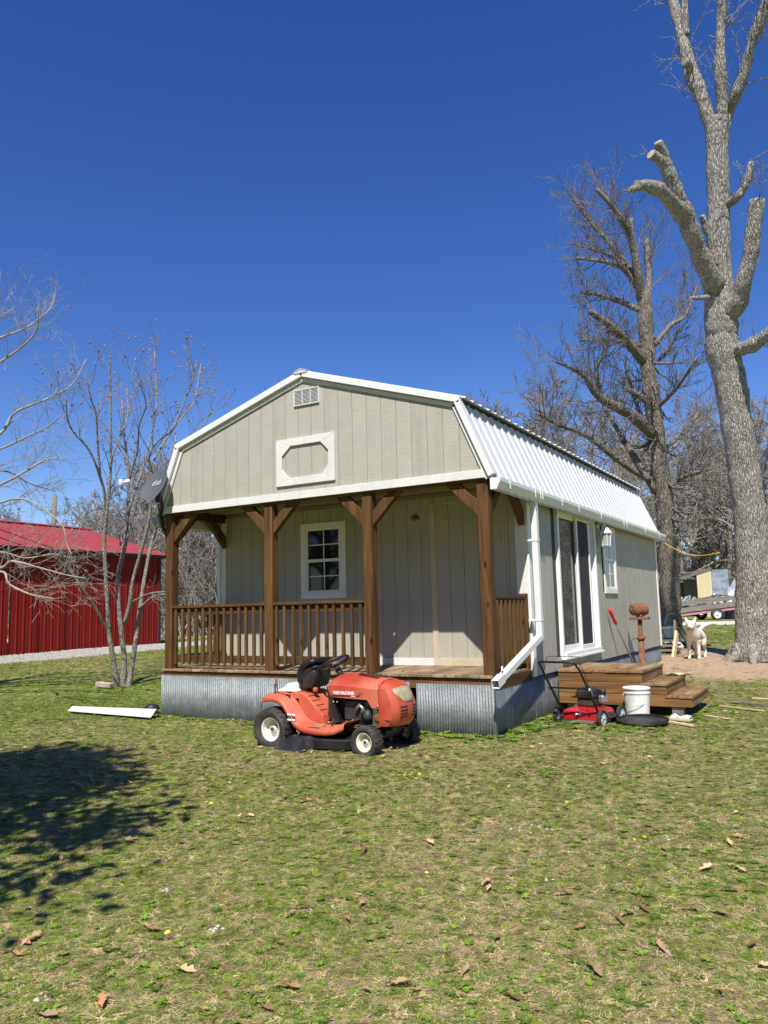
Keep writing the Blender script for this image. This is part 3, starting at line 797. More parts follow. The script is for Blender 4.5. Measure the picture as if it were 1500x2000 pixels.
MB().bx(W + .0, W + .006, -.02, .02, -.8, -.09).build('corner_flashing', 'galvanised', cabin)
# railings
def railing_x(x0, x1, n):
    r = MB().bx(x0, x1, .012, .105, .815, .853).build('top_rail', 'rail_wood', cabin, bevel=.004)
    MB().bx(x0, x1, .055, .093, .725, .8145).build('sub_rail', 'rail_wood', cabin)
    MB().bx(x0, x1, .055, .093, .085, .180).build('bottom_rail', 'rail_wood', cabin, bevel=.003)
    for k in range(n):
        c = x0 + (k + .5) * (x1 - x0) / n + random.uniform(-.006, .006)
        w = .019
        MB().add([(c - w, .016, .075), (c + w, .016, .06), (c + w, .0545, .06), (c - w, .0545, .075), (c - w, .016, .80), (c + w, .016, .80), (c + w, .0545, .81), (c - w, .0545, .81)],
                 [(0, 3, 2, 1), (4, 5, 6, 7), (0, 1, 5, 4), (1, 2, 6, 5), (2, 3, 7, 6), (3, 0, 4, 7)]).build('baluster', 'baluster_wood', cabin, bevel=.003)
def railing_y(xc, y0, y1, n, out):
    MB().bx(xc - .047, xc + .047, y0, y1, .815, .853).build('top_rail', 'rail_wood_y', cabin, bevel=.004)
    MB().bx(xc - .019, xc + .019, y0, y1, .725, .8145).build('sub_rail', 'rail_wood_y', cabin)
    MB().bx(xc - .019, xc + .019, y0, y1, .085, .180).build('bottom_rail', 'rail_wood_y', cabin, bevel=.003)
    for k in range(n):
        c = y0 + (k + .5) * (y1 - y0) / n
        MB().bx(xc + out * .0195 - (.038 if out < 0 else 0), xc + out * .0195 + (.038 if out > 0 else 0), c - .019, c + .019, .06, .80).build('baluster', 'baluster_wood', cabin, bevel=.003)
railing_x(PX[0] + PW, PX[1], 13); railing_x(PX[1] + PW, PX[2], 11)
railing_y(PX[0] + PW / 2, .012 + PW, D - .04, 8, -1); railing_y(PX[3] + PW / 2, .012 + PW, D - .04, 8, 1)
MB().bx(W - .10, W - .01, D - .13, D - .04, 0.0, .88).build('rail_post', 'post_wood', cabin, bevel=.004)

# ================================================================== LANTERN, DISH
lx, ly, lz = W + .0135, 4.36, 1.93
lan = thing('wall_lantern', 'white four-sided porch lantern mounted beside the sliding door', 'lantern', (lx, ly, lz))
MB().lathe([(.0001, 0), (.055, 0), (.055, .012), (.03, .03), (.0001, .032)], 16, Matrix.Translation((lx, ly, lz + .02)) @ Matrix.Rotation(math.pi / 2, 4, 'Y')).build('wall_plate', 'white_plastic', lan)
MB().tube([(lx + .02, ly, lz + .02), (lx + .07, ly, lz + .06), (lx + .11, ly, lz + .05), (lx + .125, ly, lz + .005)], .012, 8).build('arm', 'white_plastic', lan)
cx_, cz_ = lx + .125, lz - .10
MB().lathe([(.0001, .16), (.012, .155), (.018, .12), (.06, .09), (.10, .03), (.104, .012), (.0001, .012)], 6, Matrix.Translation((cx_, ly, cz_ - .02)), smooth=False).build('roof', 'white_plastic', lan)
for k in range(6):
    a = k * math.pi / 3; r0, r1 = .088, .07
    MB().beam((cx_ + r0 * math.cos(a), ly + r0 * math.sin(a), cz_ - .01), (cx_ + r1 * math.cos(a), ly + r1 * math.sin(a), cz_ - .20), .012, .012, (math.cos(a + .1), math.sin(a + .1), 0)).build('cage_bar', 'white_plastic', lan)
MB().lathe([(.0001, -.215), (.07, -.215), (.082, -.20), (.0001, -.198)], 6, Matrix.Translation((cx_, ly, cz_)), smooth=False).build('base', 'white_plastic', lan)
MB().lathe([(.08, -.012), (.062, -.197)], 6, Matrix.Translation((cx_, ly, cz_)), smooth=False).build('glass', 'frosted', lan)
MB().lathe([(.0001, -.197), (.018, -.19), (.018, -.08), (.0001, -.07)], 10, Matrix.Translation((cx_, ly, cz_))).build('candle', 'white_plastic', lan)

DC = Vector(at(299, 949, 10.9))
dn = Vector((-.111, -.887, .45)).normalized()
dish = thing('satellite_dish', 'grey oval satellite dish on an arm at the porch corner', 'satellite dish', (PX[0], .05, 1.75))
q = dn.to_track_quat('Z', 'Y'); DM = Matrix.Translation(DC) @ q.to_matrix().to_4x4()
prof = [(.0001, -.045)] + [(r, -.045 + .62 * r * r) for r in (.06, .12, .18, .23, .265)] + [(.272, .0), (.268, -.006), (.22, -.022), (.12, -.045), (.0001, -.054)]
DS = Matrix.Diagonal((.93, 1.08, 1, 1))
MB().lathe(prof, 40, DM @ DS).build('reflector', 'dish_grey', dish)
vs, fs = text_mb('dish', .12, .25, .001)
MB().add([DM @ Vector((p.x + .0, p.y + .07, -.045 + .62 * (p.x ** 2 + (p.y + .07) ** 2) + .010 + p.z)) for p in vs], fs).build('logo', 'grey_plastic', dish)
low = DM @ Vector((0, -.28, -.02)); feed = Vector(at(236, 953, 10.62))
MB().beam(DM @ Vector((0, -.22, -.06)), feed, .028, .035).build('feed_arm', 'steel', dish, bevel=.004)
MB().lathe([(.0001, -.05), (.030, -.045), (.033, .0), (.030, .06), (.0001, .065)], 14, Matrix.Translation(feed + Vector((0, 0, .055)))).build('receiver', 'grey_plastic', dish)
hd = (DC - feed).normalized()
MB().tube([feed + Vector((0, 0, .075)), feed + Vector((0, 0, .075)) + hd * .07, feed + Vector((0, 0, .08)) + hd * .075, feed + Vector((0, 0, .085)) + hd * .12], [.018, .018, .034, .03], 12).build('feed_horn', 'white_plastic', dish)
MB().bx(PX[0] - .012, PX[0] - .001, .03, .13, 1.72, 1.98).build('mount_plate', 'black_metal', dish)
MB().tube([(PX[0] - .02, .075, 1.85), (PX[0] - .10, .045, 1.98), tuple(DC - dn * .16 + Vector((0, 0, -.12))), tuple(DC - dn * .10)], .022, 10).build('mast', 'black_metal', dish)
MB().beam(DC - dn * .095 + Vector((0, 0, .1)), DC - dn * .095 - Vector((0, 0, .18)), .10, .05, tuple(dn)).build('bracket', 'black_metal', dish, bevel=.01)
MB().tube([(PX[0] - .015, .1, 1.78), (PX[0] - .12, .08, 1.9), tuple(DC - dn * .1 + Vector((0, 0, -.2)))], .01, 6).build('stay', 'black_metal', dish)
# ================================================================== STEPS
GST = float(gz(5.7, 2.6))
st = thing('porch_steps', 'three-tier brown timber steps in front of the sliding door', 'steps', (5.6, 2.65, GST))
Y0, Y1 = 2.03, 3.28
tiers = ((W + .035, 5.965, -.085, -.232), (W + .035, 6.245, -.232, -.372), (W + .035, 6.525, -.372, -.508))
for i, (x0, x1, zt, zb) in enumerate(tiers):
    tb = .032
    xa = x0 if i == 0 else tiers[i - 1][1] - .03
    # frame boards
    zl = zt - tb - .001
    poly = [(x0, zb + .003), (x1 - .005, zb + .003), (x1 - .005, zl), (x0, zl)] if i == 0 else [(x0, zb + .003), (x1 - .005, zb + .003), (x1 - .005, zl), (xa - .004, zl), (xa - .004, zt - .001), (x0, zt - .001)]
    for ya in (Y0, Y1 - .038):
        MB().prism(poly, lambda u, v, t: (u, t, v), ya, ya + .038).build('riser_board', 'step_wood', st, bevel=.004)
    MB().bx(x1 - .043, x1 - .005, Y0 + .039, Y1 - .039, zb + .003, zt - tb - .001).build('riser_board', 'step_wood_y', st, bevel=.004)
    # treads run towards the back
    nb = 7 if i == 0 else 2
    for k in range(nb):
        a = xa + (x1 + .012 - xa) * k / nb; b2 = xa + (x1 + .012 - xa) * (k + 1) / nb - .005
        MB().bx(a, b2, Y0 - .014 + random.uniform(-.004, .004), Y1 + .01, zt - tb, zt + random.uniform(-.002, .002)).build('tread_board', 'step_wood_y', st, bevel=.004)
for x0, y0 in ((5.0, Y0 + .06), (6.28, Y0 + .03), (5.7, Y1 - .2), (6.3, Y1 - .2), (5.0, Y1 - .2), (5.7, Y0 + .06)):
    MB().bx(x0, x0 + .13, y0, y0 + .14, GST - .05, -.506).build('support_block', 'old_plank', st, bevel=.003)

# ================================================================== RIDING MOWER
RMZ = float(gz(3.6, -1.0)) - .02
rm = thing('riding_mower', 'faded red riding lawn mower parked in front of the porch', 'lawn mower', (3.6, -.97, RMZ), math.radians(-1.5), world=False)
def RB(mb, nm, mt, par=None, **k): return mb.build(nm, mt, par or rm, local=True, **k)
def wheel(nm, cx, cy, cz, R, w, rr, side, lug, steer=0.0):
    """tyre with tread lugs on a dished rim; side -1: outer face towards -y"""
    M = Matrix.Translation((cx, cy, cz)) @ Matrix.Rotation(steer, 4, 'Z') @ Matrix.Rotation(math.pi / 2 * (1 if side < 0 else -1), 4, 'X')
    h = w / 2
    prof = [(rr, -h * .72), (rr + .008, -h * .86), (R * .80, -h), (R * .92, -h * .95), (R * .985, -h * .72), (R, 0), (R * .985, h * .72), (R * .92, h * .95), (R * .80, h), (rr + .008, h * .86), (rr, h * .72)]
    root = RB(MB().lathe(prof, 40, M), nm, 'rubber')
    t = MB()
    nl = lug
    for k in range(nl):
        for row, (z0, z1, da) in enumerate(((-h * .98, -h * .35, 0), (-h * .30, h * .30, .5), (h * .35, h * .98, 0))):
            a0 = (k + da) * 2 * math.pi / nl; a1 = a0 + 2 * math.pi / nl * .62
            vs = []
            for z in (z0, z1):
                e = .0 if abs(z) < h * .6 else -R * .055
                for a, r in ((a0, R * .97 + e), (a1, R * .97 + e), (a1, R * 1.035 + e), (a0, R * 1.035 + e)):
                    sk = .10 * (z / h) * (1 if row != 1 else 0)
                    vs.append(M @ Vector((r * math.cos(a + sk), r * math.sin(a + sk), z)))
            t.add(vs, [(0, 1, 2, 3), (7, 6, 5, 4), (0, 4, 5, 1), (1, 5, 6, 2), (2, 6, 7, 3), (3, 7, 4, 0)])
    RB(t, 'tread', 'rubber', root)
    rim = [(rr + .004, h * .78), (rr - .006, h * .80), (rr - .014, h * .62), (rr - .022, h * .10), (rr * .62, h * .02), (rr * .50, h * .18), (rr * .26, h * .22), (rr * .24, h * .42), (.0001, h * .43)]
    RB(MB().lathe(rim, 32, M), 'rim', 'rim_cream', root)
    RB(MB().lathe([(rr * .15, h * .43), (rr * .15, h * .55), (.0001, h * .56)], 10, M), 'hub_cap', 'engine_dark', root)
    RB(MB().tube([M @ Vector((rr * .55, rr * .35, h * .1)), M @ Vector((rr * .62, rr * .4, h * .5))], .006, 6), 'valve', 'black_metal', root)
    return root
for sd in (-1, 1):
    wheel('rear_wheel', -.625, sd * .345, .195, .215, .21, .118, sd, 22)
    wheel('front_wheel', .52, sd * .365, .135, .150, .14, .088, sd, 18, math.radians(-3))
RB(MB().tube([(-.625, -.25, .195), (-.625, .25, .195)], .03, 10), 'rear_axle', 'engine_dark')
RB(MB().beam((.52, -.30, .15), (.52, .30, .15), .05, .045), 'front_axle', 'black_metal', bevel=.005)
fr_ = MB(); fr_.beam((-.70, -.14, .25), (.70, -.14, .25), .03, .07); fr_.beam((-.70, .14, .25), (.70, .14, .25), .03, .07); fr_.bx(.44, .6, -.15, .15, .17, .24)
RB(fr_, 'chassis', 'black_metal')
# --- fender and footboard: one sheet lofted across the width
def sweep(xz, ys):
    return [[(x, yv, z + dz) for x, z in xz] for yv, dz in ys]
top = [(-.745, .455), (-.735, .505), (-.69, .525), (-.60, .530), (-.52, .515), (-.46, .475), (-.415, .42), (-.37, .355), (-.32, .295), (-.26, .255), (-.18, .232), (-.05, .225), (.08, .228), (.18, .243), (.285, .29), (.292, .302)]
tin = [(-.745, .475), (-.735, .52), (-.69, .540), (-.60, .545), (-.52, .532), (-.455, .490), (-.40, .435), (-.35, .370), (-.30, .312), (-.24, .270), (-.16, .248), (-.04, .238), (.08, .240), (.18, .252), (.285, .298), (.292, .308)]
def shift(l, f): return [(a, b2 + f(a)) for a, b2 in l]
for sd in (-1, 1):
    rows = []
    for yv, base, dz in ((.430, top, -.055), (.428, top, -.020), (.418, top, 0.0), (.385, top, .004), (.378, top, .016), (.360, top, .018), (.352, tin, .004), (.27, tin, .0), (.262, tin, .012), (.245, tin, .012), (.238, tin, .0), (.14, tin, .0)):
        rows.append([(x, sd * yv, z + dz) for x, z in base])
    RB(MB().loft(rows, closed=False), 'fender', 'mower_red', solid=.006)
# seat pan and ribbed slope ahead of it, brown tunnel
sp_ = [(-.745, .50), (-.70, .545), (-.40, .555), (-.33, .535), (-.11, .335), (-.08, .25)]
RB(MB().loft([[(x, sy_ * .5, z - dz_) for x, z in sp_] for sy_, dz_ in ((-.47, .06), (-.45, .012), (-.40, 0), (.40, 0), (.45, .012), (.47, .06))], closed=False, smooth=False), 'seat_pan', 'mower_red', solid=.006)
for k in range(4):
    t0 = k / 4.4 + .10; a = (-.33 + .22 * t0, .535 - .20 * t0)
    for sd in (-1, 1):
        RB(MB().beam((a[0] + .004, sd * .07, a[1] + .006), (a[0] + .004, sd * .205, a[1] + .006), .010, .006), 'tread_rib', 'mower_red')
for sd in (-1, 1):
    RB(MB().add([(x, sd * .236, z) for x, z in ((-.42, .55), (-.33, .53), (-.11, .33), (-.08, .25), (-.22, .262), (-.31, .33), (-.38, .41))], [(0, 1, 2, 3, 4, 5, 6)]), 'pan_side', 'mower_red', solid=.004)
RB(MB().bx(-.30, .02, -.13, .13, .20, .36), 'tunnel', 'engine_dark', bevel=.02)
RB(MB().add([(-.17, -.40, .245), (-.03, -.40, .243), (-.03, -.27, .250), (-.17, -.27, .252)], [(0, 1, 2, 3)]), 'foot_grip', 'grass_dry', solid=.003)
RB(MB().tube([(.02, -.25, .26), (.06, -.30, .29), (.06, -.36, .29)], .008, 6), 'pedal', 'steel')
# --- hood
def hood_ring(x, zb, zc, zs, zt, hw):
    return [(x, -hw, zb), (x, -hw - .004, zc), (x, -hw + .012, zc + .012), (x, -hw + .03, zs), (x, -hw * .55, zt), (x, 0, zt + .008), (x, hw * .55, zt), (x, hw - .03, zs), (x, hw - .012, zc + .012), (x, hw + .004, zc), (x, hw, zb)]
rings = [hood_ring(-.045, .60, .625, .652, .664, .212), hood_ring(.0, .525, .635, .690, .706, .216), hood_ring(.06, .520, .640, .712, .735, .218), hood_ring(.14, .517, .636, .715, .742, .219), hood_ring(.30, .512, .628, .700, .728, .220), hood_ring(.435, .508, .620, .684, .708, .220), hood_ring(.475, .452, .617, .678, .702, .220), hood_ring(.49, .432, .616, .676, .700, .220), hood_ring(.565, .430, .610, .664, .688, .219)]
hood = RB(MB().loft(rings, closed=False), 'hood', 'mower_red', solid=.005)
md = hood.modifiers.new('e', 'EDGE_SPLIT'); md.split_angle = math.radians(38)
for row, y0, n_ in ((0, -.07, 7), (1, .055, 7)):
    for k in range(n_):
        xx = .265 + k * .034 + (0 if row == 0 else .02); zz = .7375 - (xx - .3) * .15 + (.003 if row == 0 else .003)
        RB(MB().add([(xx, y0 - .045, zz - .004), (xx + .016, y0 - .045, zz - .006), (xx + .006, y0 + .045, zz + .003), (xx - .010, y0 + .045, zz + .005)], [(0, 1, 2, 3)]), 'hood_slot', 'dark_trim', hood, solid=.004)
vs, fs = text_mb('YARD MACHINES', .042, .0, .0012)
RB(MB().add([(.155 + p.x * .80, -.2245 - p.z, .566 + p.y * 1.05) for p in vs], fs), 'lettering', 'white_ink', hood)
RB(MB().bx(.005, .325, -.2245, -.2225, .533, .546), 'logo_bar', 'dark_ink', hood)
RB(MB().bx(.245, .30, -.2262, -.2248, .536, .542), 'logo_mark', 'white_ink', hood)
RB(MB().tube([(.335, -.224, .535), (.345, -.2245, .56), (.36, -.2245, .585)], .003, 4).tube([(.34, -.224, .535), (.36, -.2245, .555), (.38, -.2245, .57)], .003, 4).tube([(.33, -.224, .535), (.33, -.2245, .56), (.325, -.2245, .58)], .002, 4), 'logo_grass', 'dark_ink', hood)
# --- nose with one wide lamp lens and grille slots
def nose_ring(z, xf, hw, xb=.57):
    c = .07
    return [(xb, -.221, z), (xb + .03, -.224, z), (xf - c * 1.1, -hw, z), (xf - c * .35, -hw + .05, z), (xf, -hw * .42, z), (xf + .006, 0, z), (xf, hw * .42, z), (xf - c * .35, hw - .05, z), (xf - c * 1.1, hw, z), (xb + .03, .224, z), (xb, .221, z)]
nr = [nose_ring(.262, .735, .195), nose_ring(.30, .765, .205), nose_ring(.36, .785, .215), nose_ring(.42, .790, .218), nose_ring(.47, .785, .217), nose_ring(.56, .750, .212), nose_ring(.62, .715, .205), nose_ring(.655, .675, .19)]
tr_ = [(x if x < .6 else .57 + (x - .57) * .8, y * .93, .683 - abs(y) * .08) for x, y, z in nose_ring(.683, .65, .17)]
nose = RB(MB().loft(nr + [tr_, [(.57 + (x - .57) * .3, y * .6, .692) for x, y, z in tr_]], closed=False), 'nose', 'mower_red', solid=.005)
md = nose.modifiers.new('e', 'EDGE_SPLIT'); md.split_angle = math.radians(26)
_allr = nr + [tr_]
def on_nose(y, z, out=.006):
    zs_ = [r_[5][2] for r_ in _allr]
    i = max(0, min(len(zs_) - 2, int(np.searchsorted(zs_, z)) - 1)); f = (z - zs_[i]) / (zs_[i + 1] - zs_[i])
    xs_ = [p_[0] * (1 - f) + q_[0] * f for p_, q_ in zip(_allr[i], _allr[i + 1])]; ys_ = [p_[1] * (1 - f) + q_[1] * f for p_, q_ in zip(_allr[i], _allr[i + 1])]
    return float(np.interp(y, ys_[1:-1], xs_[1:-1])) + out
lens = MB(); ring = []
lp = [(-.165, .615), (-.10, .632), (0, .637), (.10, .632), (.165, .615), (.155, .55), (.12, .50), (.05, .485), (-.05, .485), (-.12, .50), (-.155, .55)]
ly_ = np.linspace(-.165, .165, 13); lrows = []
for v_i in np.linspace(0, 1, 6):
    row = []
    for y_ in ly_:
        top_ = .632 - .6 * y_ * y_; bot_ = .482 + 2.2 * max(0, abs(y_) - .06) ** 1.4
        z_ = bot_ + (top_ - bot_) * v_i; row.append((on_nose(y_, z_, .005), y_, z_))
    lrows.append(row)
lens.loft(lrows, closed=False)
RB(lens, 'headlight', 'lens', nose, solid=.003)
for k in range(4):
    z = .345 + k * .032
    for sd in (-1, 1):
        RB(MB().add([(on_nose(sd * .05, z), sd * .05, z), (on_nose(sd * .10, z), sd * .10, z - .002), (on_nose(sd * .15, z), sd * .15, z - .004), (on_nose(sd * .15, z + .011), sd * .15, z + .009), (on_nose(sd * .10, z + .012), sd * .10, z + .011), (on_nose(sd * .05, z + .013), sd * .05, z + .013)], [(0, 1, 4, 5), (1, 2, 3, 4)]), 'grille_slot', 'dark_trim', nose, solid=.003)
RB(MB().bx(.60, .70, -.2245, -.2205, .318, .324), 'nose_groove', 'dark_trim', nose)
RB(MB().lathe([(.0001, .004), (.012, .003), (.014, 0)], 12, Matrix.Translation((.55, -.222, .452)) @ Matrix.Rotation(math.pi / 2, 4, 'X')), 'hood_bolt', 'steel', hood)
# --- dash, steering, seat
RB(MB().loft([[(-.06, -.20, .30), (.02, -.20, .30), (.02, .20, .30), (-.06, .20, .30)], [(-.06, -.20, .62), (.0, -.20, .66), (.0, .20, .66), (-.06, .20, .62)], [(.0, -.12, .72), (.05, -.12, .735), (.05, .12, .735), (.0, .12, .72)]], cap=True, smooth=False), 'dash', 'black_plastic', bevel=.012)
RB(MB().add([(-.062, -.205, .62), (.01, -.212, .53), (.10, -.212, .28), (.0, -.205, .25)], [(0, 1, 2, 3)]), 'side_panel', 'black_plastic', solid=.012)
RB(MB().add([(-.062, .205, .62), (.01, .212, .53), (.10, .212, .28), (.0, .205, .25)], [(0, 1, 2, 3)]), 'side_panel', 'black_plastic', solid=.012)
RB(MB().tube([(-.01, 0, .70), (-.09, 0, .815)], [.035, .028], 12), 'steering_column', 'black_plastic')
SM = Matrix.Translation((-.115, 0, .845)) @ Matrix.Rotation(math.radians(-28), 4, 'Y')
whl = RB(MB().tube([SM @ Vector((.165 * math.cos(a), .165 * math.sin(a), 0)) for a in np.linspace(0, 2 * math.pi, 33)], .014, 8, cap=False), 'steering_wheel', 'black_plastic')
RB(MB().lathe([(.0001, .005), (.05, .0), (.06, -.03), (.0001, -.04)], 14, SM), 'hub', 'dish_grey', whl)
for a in (.4, 2.7, 4.71):
    RB(MB().beam(SM @ Vector((.04 * math.cos(a), .04 * math.sin(a), -.012)), SM @ Vector((.16 * math.cos(a), .16 * math.sin(a), 0)), .035, .012, tuple(SM.to_3x3() @ Vector((0, 0, 1)))), 'spoke', 'dish_grey', whl, bevel=.004)
def cushion(rings_, nm, sub=2): return RB(MB().loft(rings_, cap=True), nm, 'seat_vinyl', sub=sub)
def rr_ring(cx, cz, hw, ht, fx):
    """rounded rectangle across y at a station, fx(yn, zn) -> point"""
    return [fx(a, b2) for a, b2 in ((-hw, -ht * .6), (-hw * .75, -ht), (hw * .75, -ht), (hw, -ht * .6), (hw, ht * .6), (hw * .75, ht), (-hw * .75, ht), (-hw, ht * .6))]
# the seat is tipped forward on its hinge: the cushion stands, the backrest leans over the wheel
def seat_sec(t):      # centre line of the tipped seat
    p = [(-.50, .565), (-.515, .66), (-.52, .75), (-.47, .83), (-.37, .885), (-.25, .925), (-.20, .93)]
    return p
sc = [(-.425, .575), (-.445, .66), (-.445, .752), (-.410, .815), (-.355, .845), (-.295, .868), (-.24, .880)]
wd = [.15, .18, .19, .19, .185, .17, .13]
th = [.032, .050, .054, .050, .044, .038, .024]
rg_ = []
for i, (x, z) in enumerate(sc):
    a = sc[max(0, i - 1)]; b2 = sc[min(len(sc) - 1, i + 1)]
    d_ = Vector((b2[0] - a[0], 0, b2[1] - a[1])).normalized(); n_ = Vector((-d_.z, 0, d_.x))
    rg_.append([Vector((x, 0, z)) + n_ * (th[i] * q_) + Vector((0, wd[i] * p_, 0)) for p_, q_ in ((-1, -.3), (-.86, -1), (.86, -1), (1, -.3), (1, .5), (.8, 1), (-.8, 1), (-1, .5))])
seat = cushion(rg_, 'seat', 2)
pan_s = [(-.38, .60), (-.39, .70), (-.37, .75), (-.32, .79), (-.27, .82)]
RB(MB().loft([[(x, -.165, z), (x + .02, -.15, z - .01), (x + .02, .15, z - .01), (x, .165, z)] for x, z in pan_s], closed=False, smooth=False), 'seat_shell', 'black_plastic', seat, solid=.012)
RB(MB().loft([[(-.42, -.16, .575), (-.29, -.15, .600), (-.29, .15, .600), (-.42, .16, .575)], [(-.43, -.17, .72), (-.25, -.15, .72), (-.25, .15, .72), (-.43, .17, .72)], [(-.39, -.16, .80), (-.25, -.13, .835), (-.25, .13, .835), (-.39, .16, .80)]], cap=True), 'seat_underside', 'black_plastic', seat, bevel=.02)
RB(MB().bx(-.52, -.38, -.12, .12, .555, .585), 'seat_hinge', 'rust', seat, bevel=.01)
RB(MB().bx(-.30, -.25, -.14, -.09, .55, .60), 'seat_latch', 'mower_red', bevel=.012)
RB(MB().tube([(-.66, -.30, .53), (-.665, -.30, .60), (-.66, -.30, .64)], [.008, .008, .014], 8), 'lift_lever', 'black_plastic')
RB(MB().tube([(-.69, -.22, .53), (-.71, -.22, .64), (-.715, -.22, .70)], [.007, .007, .016], 8), 'shift_lever', 'rust')
for k in range(5): RB(MB().bx(-.62 + k * .035, -.60 + k * .035, -.318, -.300, .533 - k * .004, .556 - k * .004), 'shift_notch', 'dark_trim')
for k, (cm) in enumerate(('white_ink', 'blue_ink', 'white_ink')):
    for j in range(2): RB(MB().beam((-.395 + j * .055, -.4335, .36 - k * .026), (-.35 + j * .055, -.4335, .355 - k * .026), .003, .016), 'decal', cm if j == 0 else ('white_ink' if k != 1 else 'dark_ink'))
# --- engine bay
RB(MB().bx(.10, .54, -.15, .15, .28, .50), 'engine_block', 'engine_dark', bevel=.02)
RB(MB().lathe([(.0001, .0), (.11, 0), (.12, .02), (.12, .06), (.10, .08), (.0001, .085)], 20, Matrix.Translation((.30, 0, .50))), 'flywheel_cover', 'black_metal')
RB(MB().tube([(.34, -.17, .36), (.36, -.18, .42), (.32, -.18, .45), (.28, -.18, .40)], .022, 8), 'exhaust', 'steel')
RB(MB().lathe([(.0001, 0), (.045, .0), (.05, .05), (.03, .10), (.0001, .11)], 14, Matrix.Translation((.40, -.16, .30))), 'oil_filter', 'engine_dark')
RB(MB().add([(.47, -.165, .27), (.56, -.165, .27), (.545, -.165, .36), (.51, -.165, .435), (.475, -.165, .435)], [(0, 1, 2, 3, 4)]), 'muffler_shield', 'steel', solid=.012)
RB(MB().lathe([(.035, 0), (.04, .012), (.025, .016), (.0001, .016)], 14, Matrix.Translation((.525, -.172, .33)) @ Matrix.Rotation(math.pi / 2, 4, 'X')), 'muffler_outlet', 'rust')
RB(MB().bx(.37, .42, -.158, -.153, .44, .475), 'engine_label', 'blue_ink')
RB(MB().tube([(.13, -.20, .25), (.35, -.22, .23), (.58, -.20, .255)], .008, 6).tube([(.13, -.20, .265), (.35, -.20, .25), (.56, -.18, .27)], .006, 6), 'linkage', 'rust')
RB(MB().bx(.10, .40, -.20, -.16, .18, .26), 'side_rail', 'black_metal', bevel=.01)
for k in range(2): RB(MB().lathe([(.0001, .006), (.009, .005), (.01, 0)], 8, Matrix.Translation((.03 + k * .045, -.222, .475)) @ Matrix.Rotation(math.pi / 2, 4, 'X')), 'bolt', 'steel')
# --- cutting deck and discharge chute
dk = [(-.36, -.30), (-.20, -.43), (.05, -.44), (.28, -.40), (.38, -.28), (.38, .28), (.28, .40), (-.20, .42), (-.36, .30)]
RB(MB().loft([[(x, y, .045) for x, y in dk], [(x, y, .125) for x, y in dk], [(x * .97, y * .97, .140) for x, y in dk], [(x * .6, y * .6, .165) for x, y in dk]], cap=True, smooth=False), 'cutting_deck', 'black_metal', bevel=.006)
ch = [[(-.56, -.47, .035), (-.42, -.56, .0), (-.10, -.57, .005), (-.06, -.44, .02)], [(-.46, -.43, .105), (-.38, -.50, .12), (-.12, -.535, .135), (-.07, -.43, .14)], [(-.36, -.30, .155), (-.34, -.32, .165), (-.12, -.34, .170), (-.10, -.30, .16)]]
RB(MB().loft(ch, closed=False, smooth=False), 'discharge_chute', 'black_plastic', solid=.007)
RB(MB().tube([(-.26, -.44, .15), (-.25, -.43, .19)], .004, 5), 'chute_spring', 'steel')
# white rag on the fender
rag = MB(); gx_, gy_ = 16, 12
base_w = Matrix.Translation((3.6, -.97, RMZ)) @ Matrix.Rotation(math.radians(-1.5), 4, 'Z')
pts = []
for i in range(gx_ + 1):
    for j in range(gy_ + 1):
        u, w_ = i / gx_, j / gy_
        x = -.72 + .25 * u; y = -.23 + .34 * w_
        z = .560 + .075 * math.sin(math.pi * u) ** .6 * math.sin(math.pi * w_) ** .6 + .022 * math.sin(u * 11 + w_ * 6) * math.sin(w_ * 9 + 1) * math.sin(math.pi * u) * math.sin(math.pi * w_) + .012 * math.sin(u * 23 - w_ * 17) * math.sin(math.pi * u) * math.sin(math.pi * w_)
        pts.append(base_w @ Vector((x + .02 * math.sin(w_ * 9), y + .02 * math.sin(u * 8), z)))
fs = [(i * (gy_ + 1) + j, (i + 1) * (gy_ + 1) + j, (i + 1) * (gy_ + 1) + j + 1, i * (gy_ + 1) + j + 1) for i in range(gx_) for j in range(gy_)]
rag.add(pts, fs, True)
tag(rag.build('rag', 'white_cloth', solid=.004, sub=1, fixn=False), 'crumpled white cloth lying on the riding mower behind its seat', 'rag')

# ================================================================== PUSH MOWER
pz = float(gz(5.49, 1.37)) - .015
pm = thing('push_mower', 'red push lawn mower with black handle beside the timber steps', 'lawn mower', (5.49, 1.37, pz), math.radians(78), world=False)
# local: +x forward (away from the handle), y left
def PB(mb, nm, mt, par=None, **k): return mb.build(nm, mt, par or pm, local=True, **k)
dko = [(-.24, -.22), (-.27, 0), (-.24, .22), (-.10, .25), (.12, .25), (.25, .17), (.27, 0), (.25, -.17), (.12, -.25), (-.10, -.25)]
PB(MB().loft([[(x, y, .045) for x, y in dko], [(x, y, .14) for x, y in dko], [(x * .95, y * .95, .165) for x, y in dko], [(x * .6, y * .62, .195) for x, y in dko], [(x * .45, y * .45, .20) for x, y in dko]], cap=True, smooth=False), 'mower_deck', 'push_red', bevel=.012)
PB(MB().bx(-.285, -.272, -.20, .20, .035, .07), 'rear_flap', 'steel', bevel=.003)
PB(MB().add([(-.2735, -.035, .128), (-.2735, .035, .128), (-.262, .035, .150), (-.262, -.035, .150)], [(0, 1, 2, 3)]), 'maker_badge', 'white_ink', solid=.002)
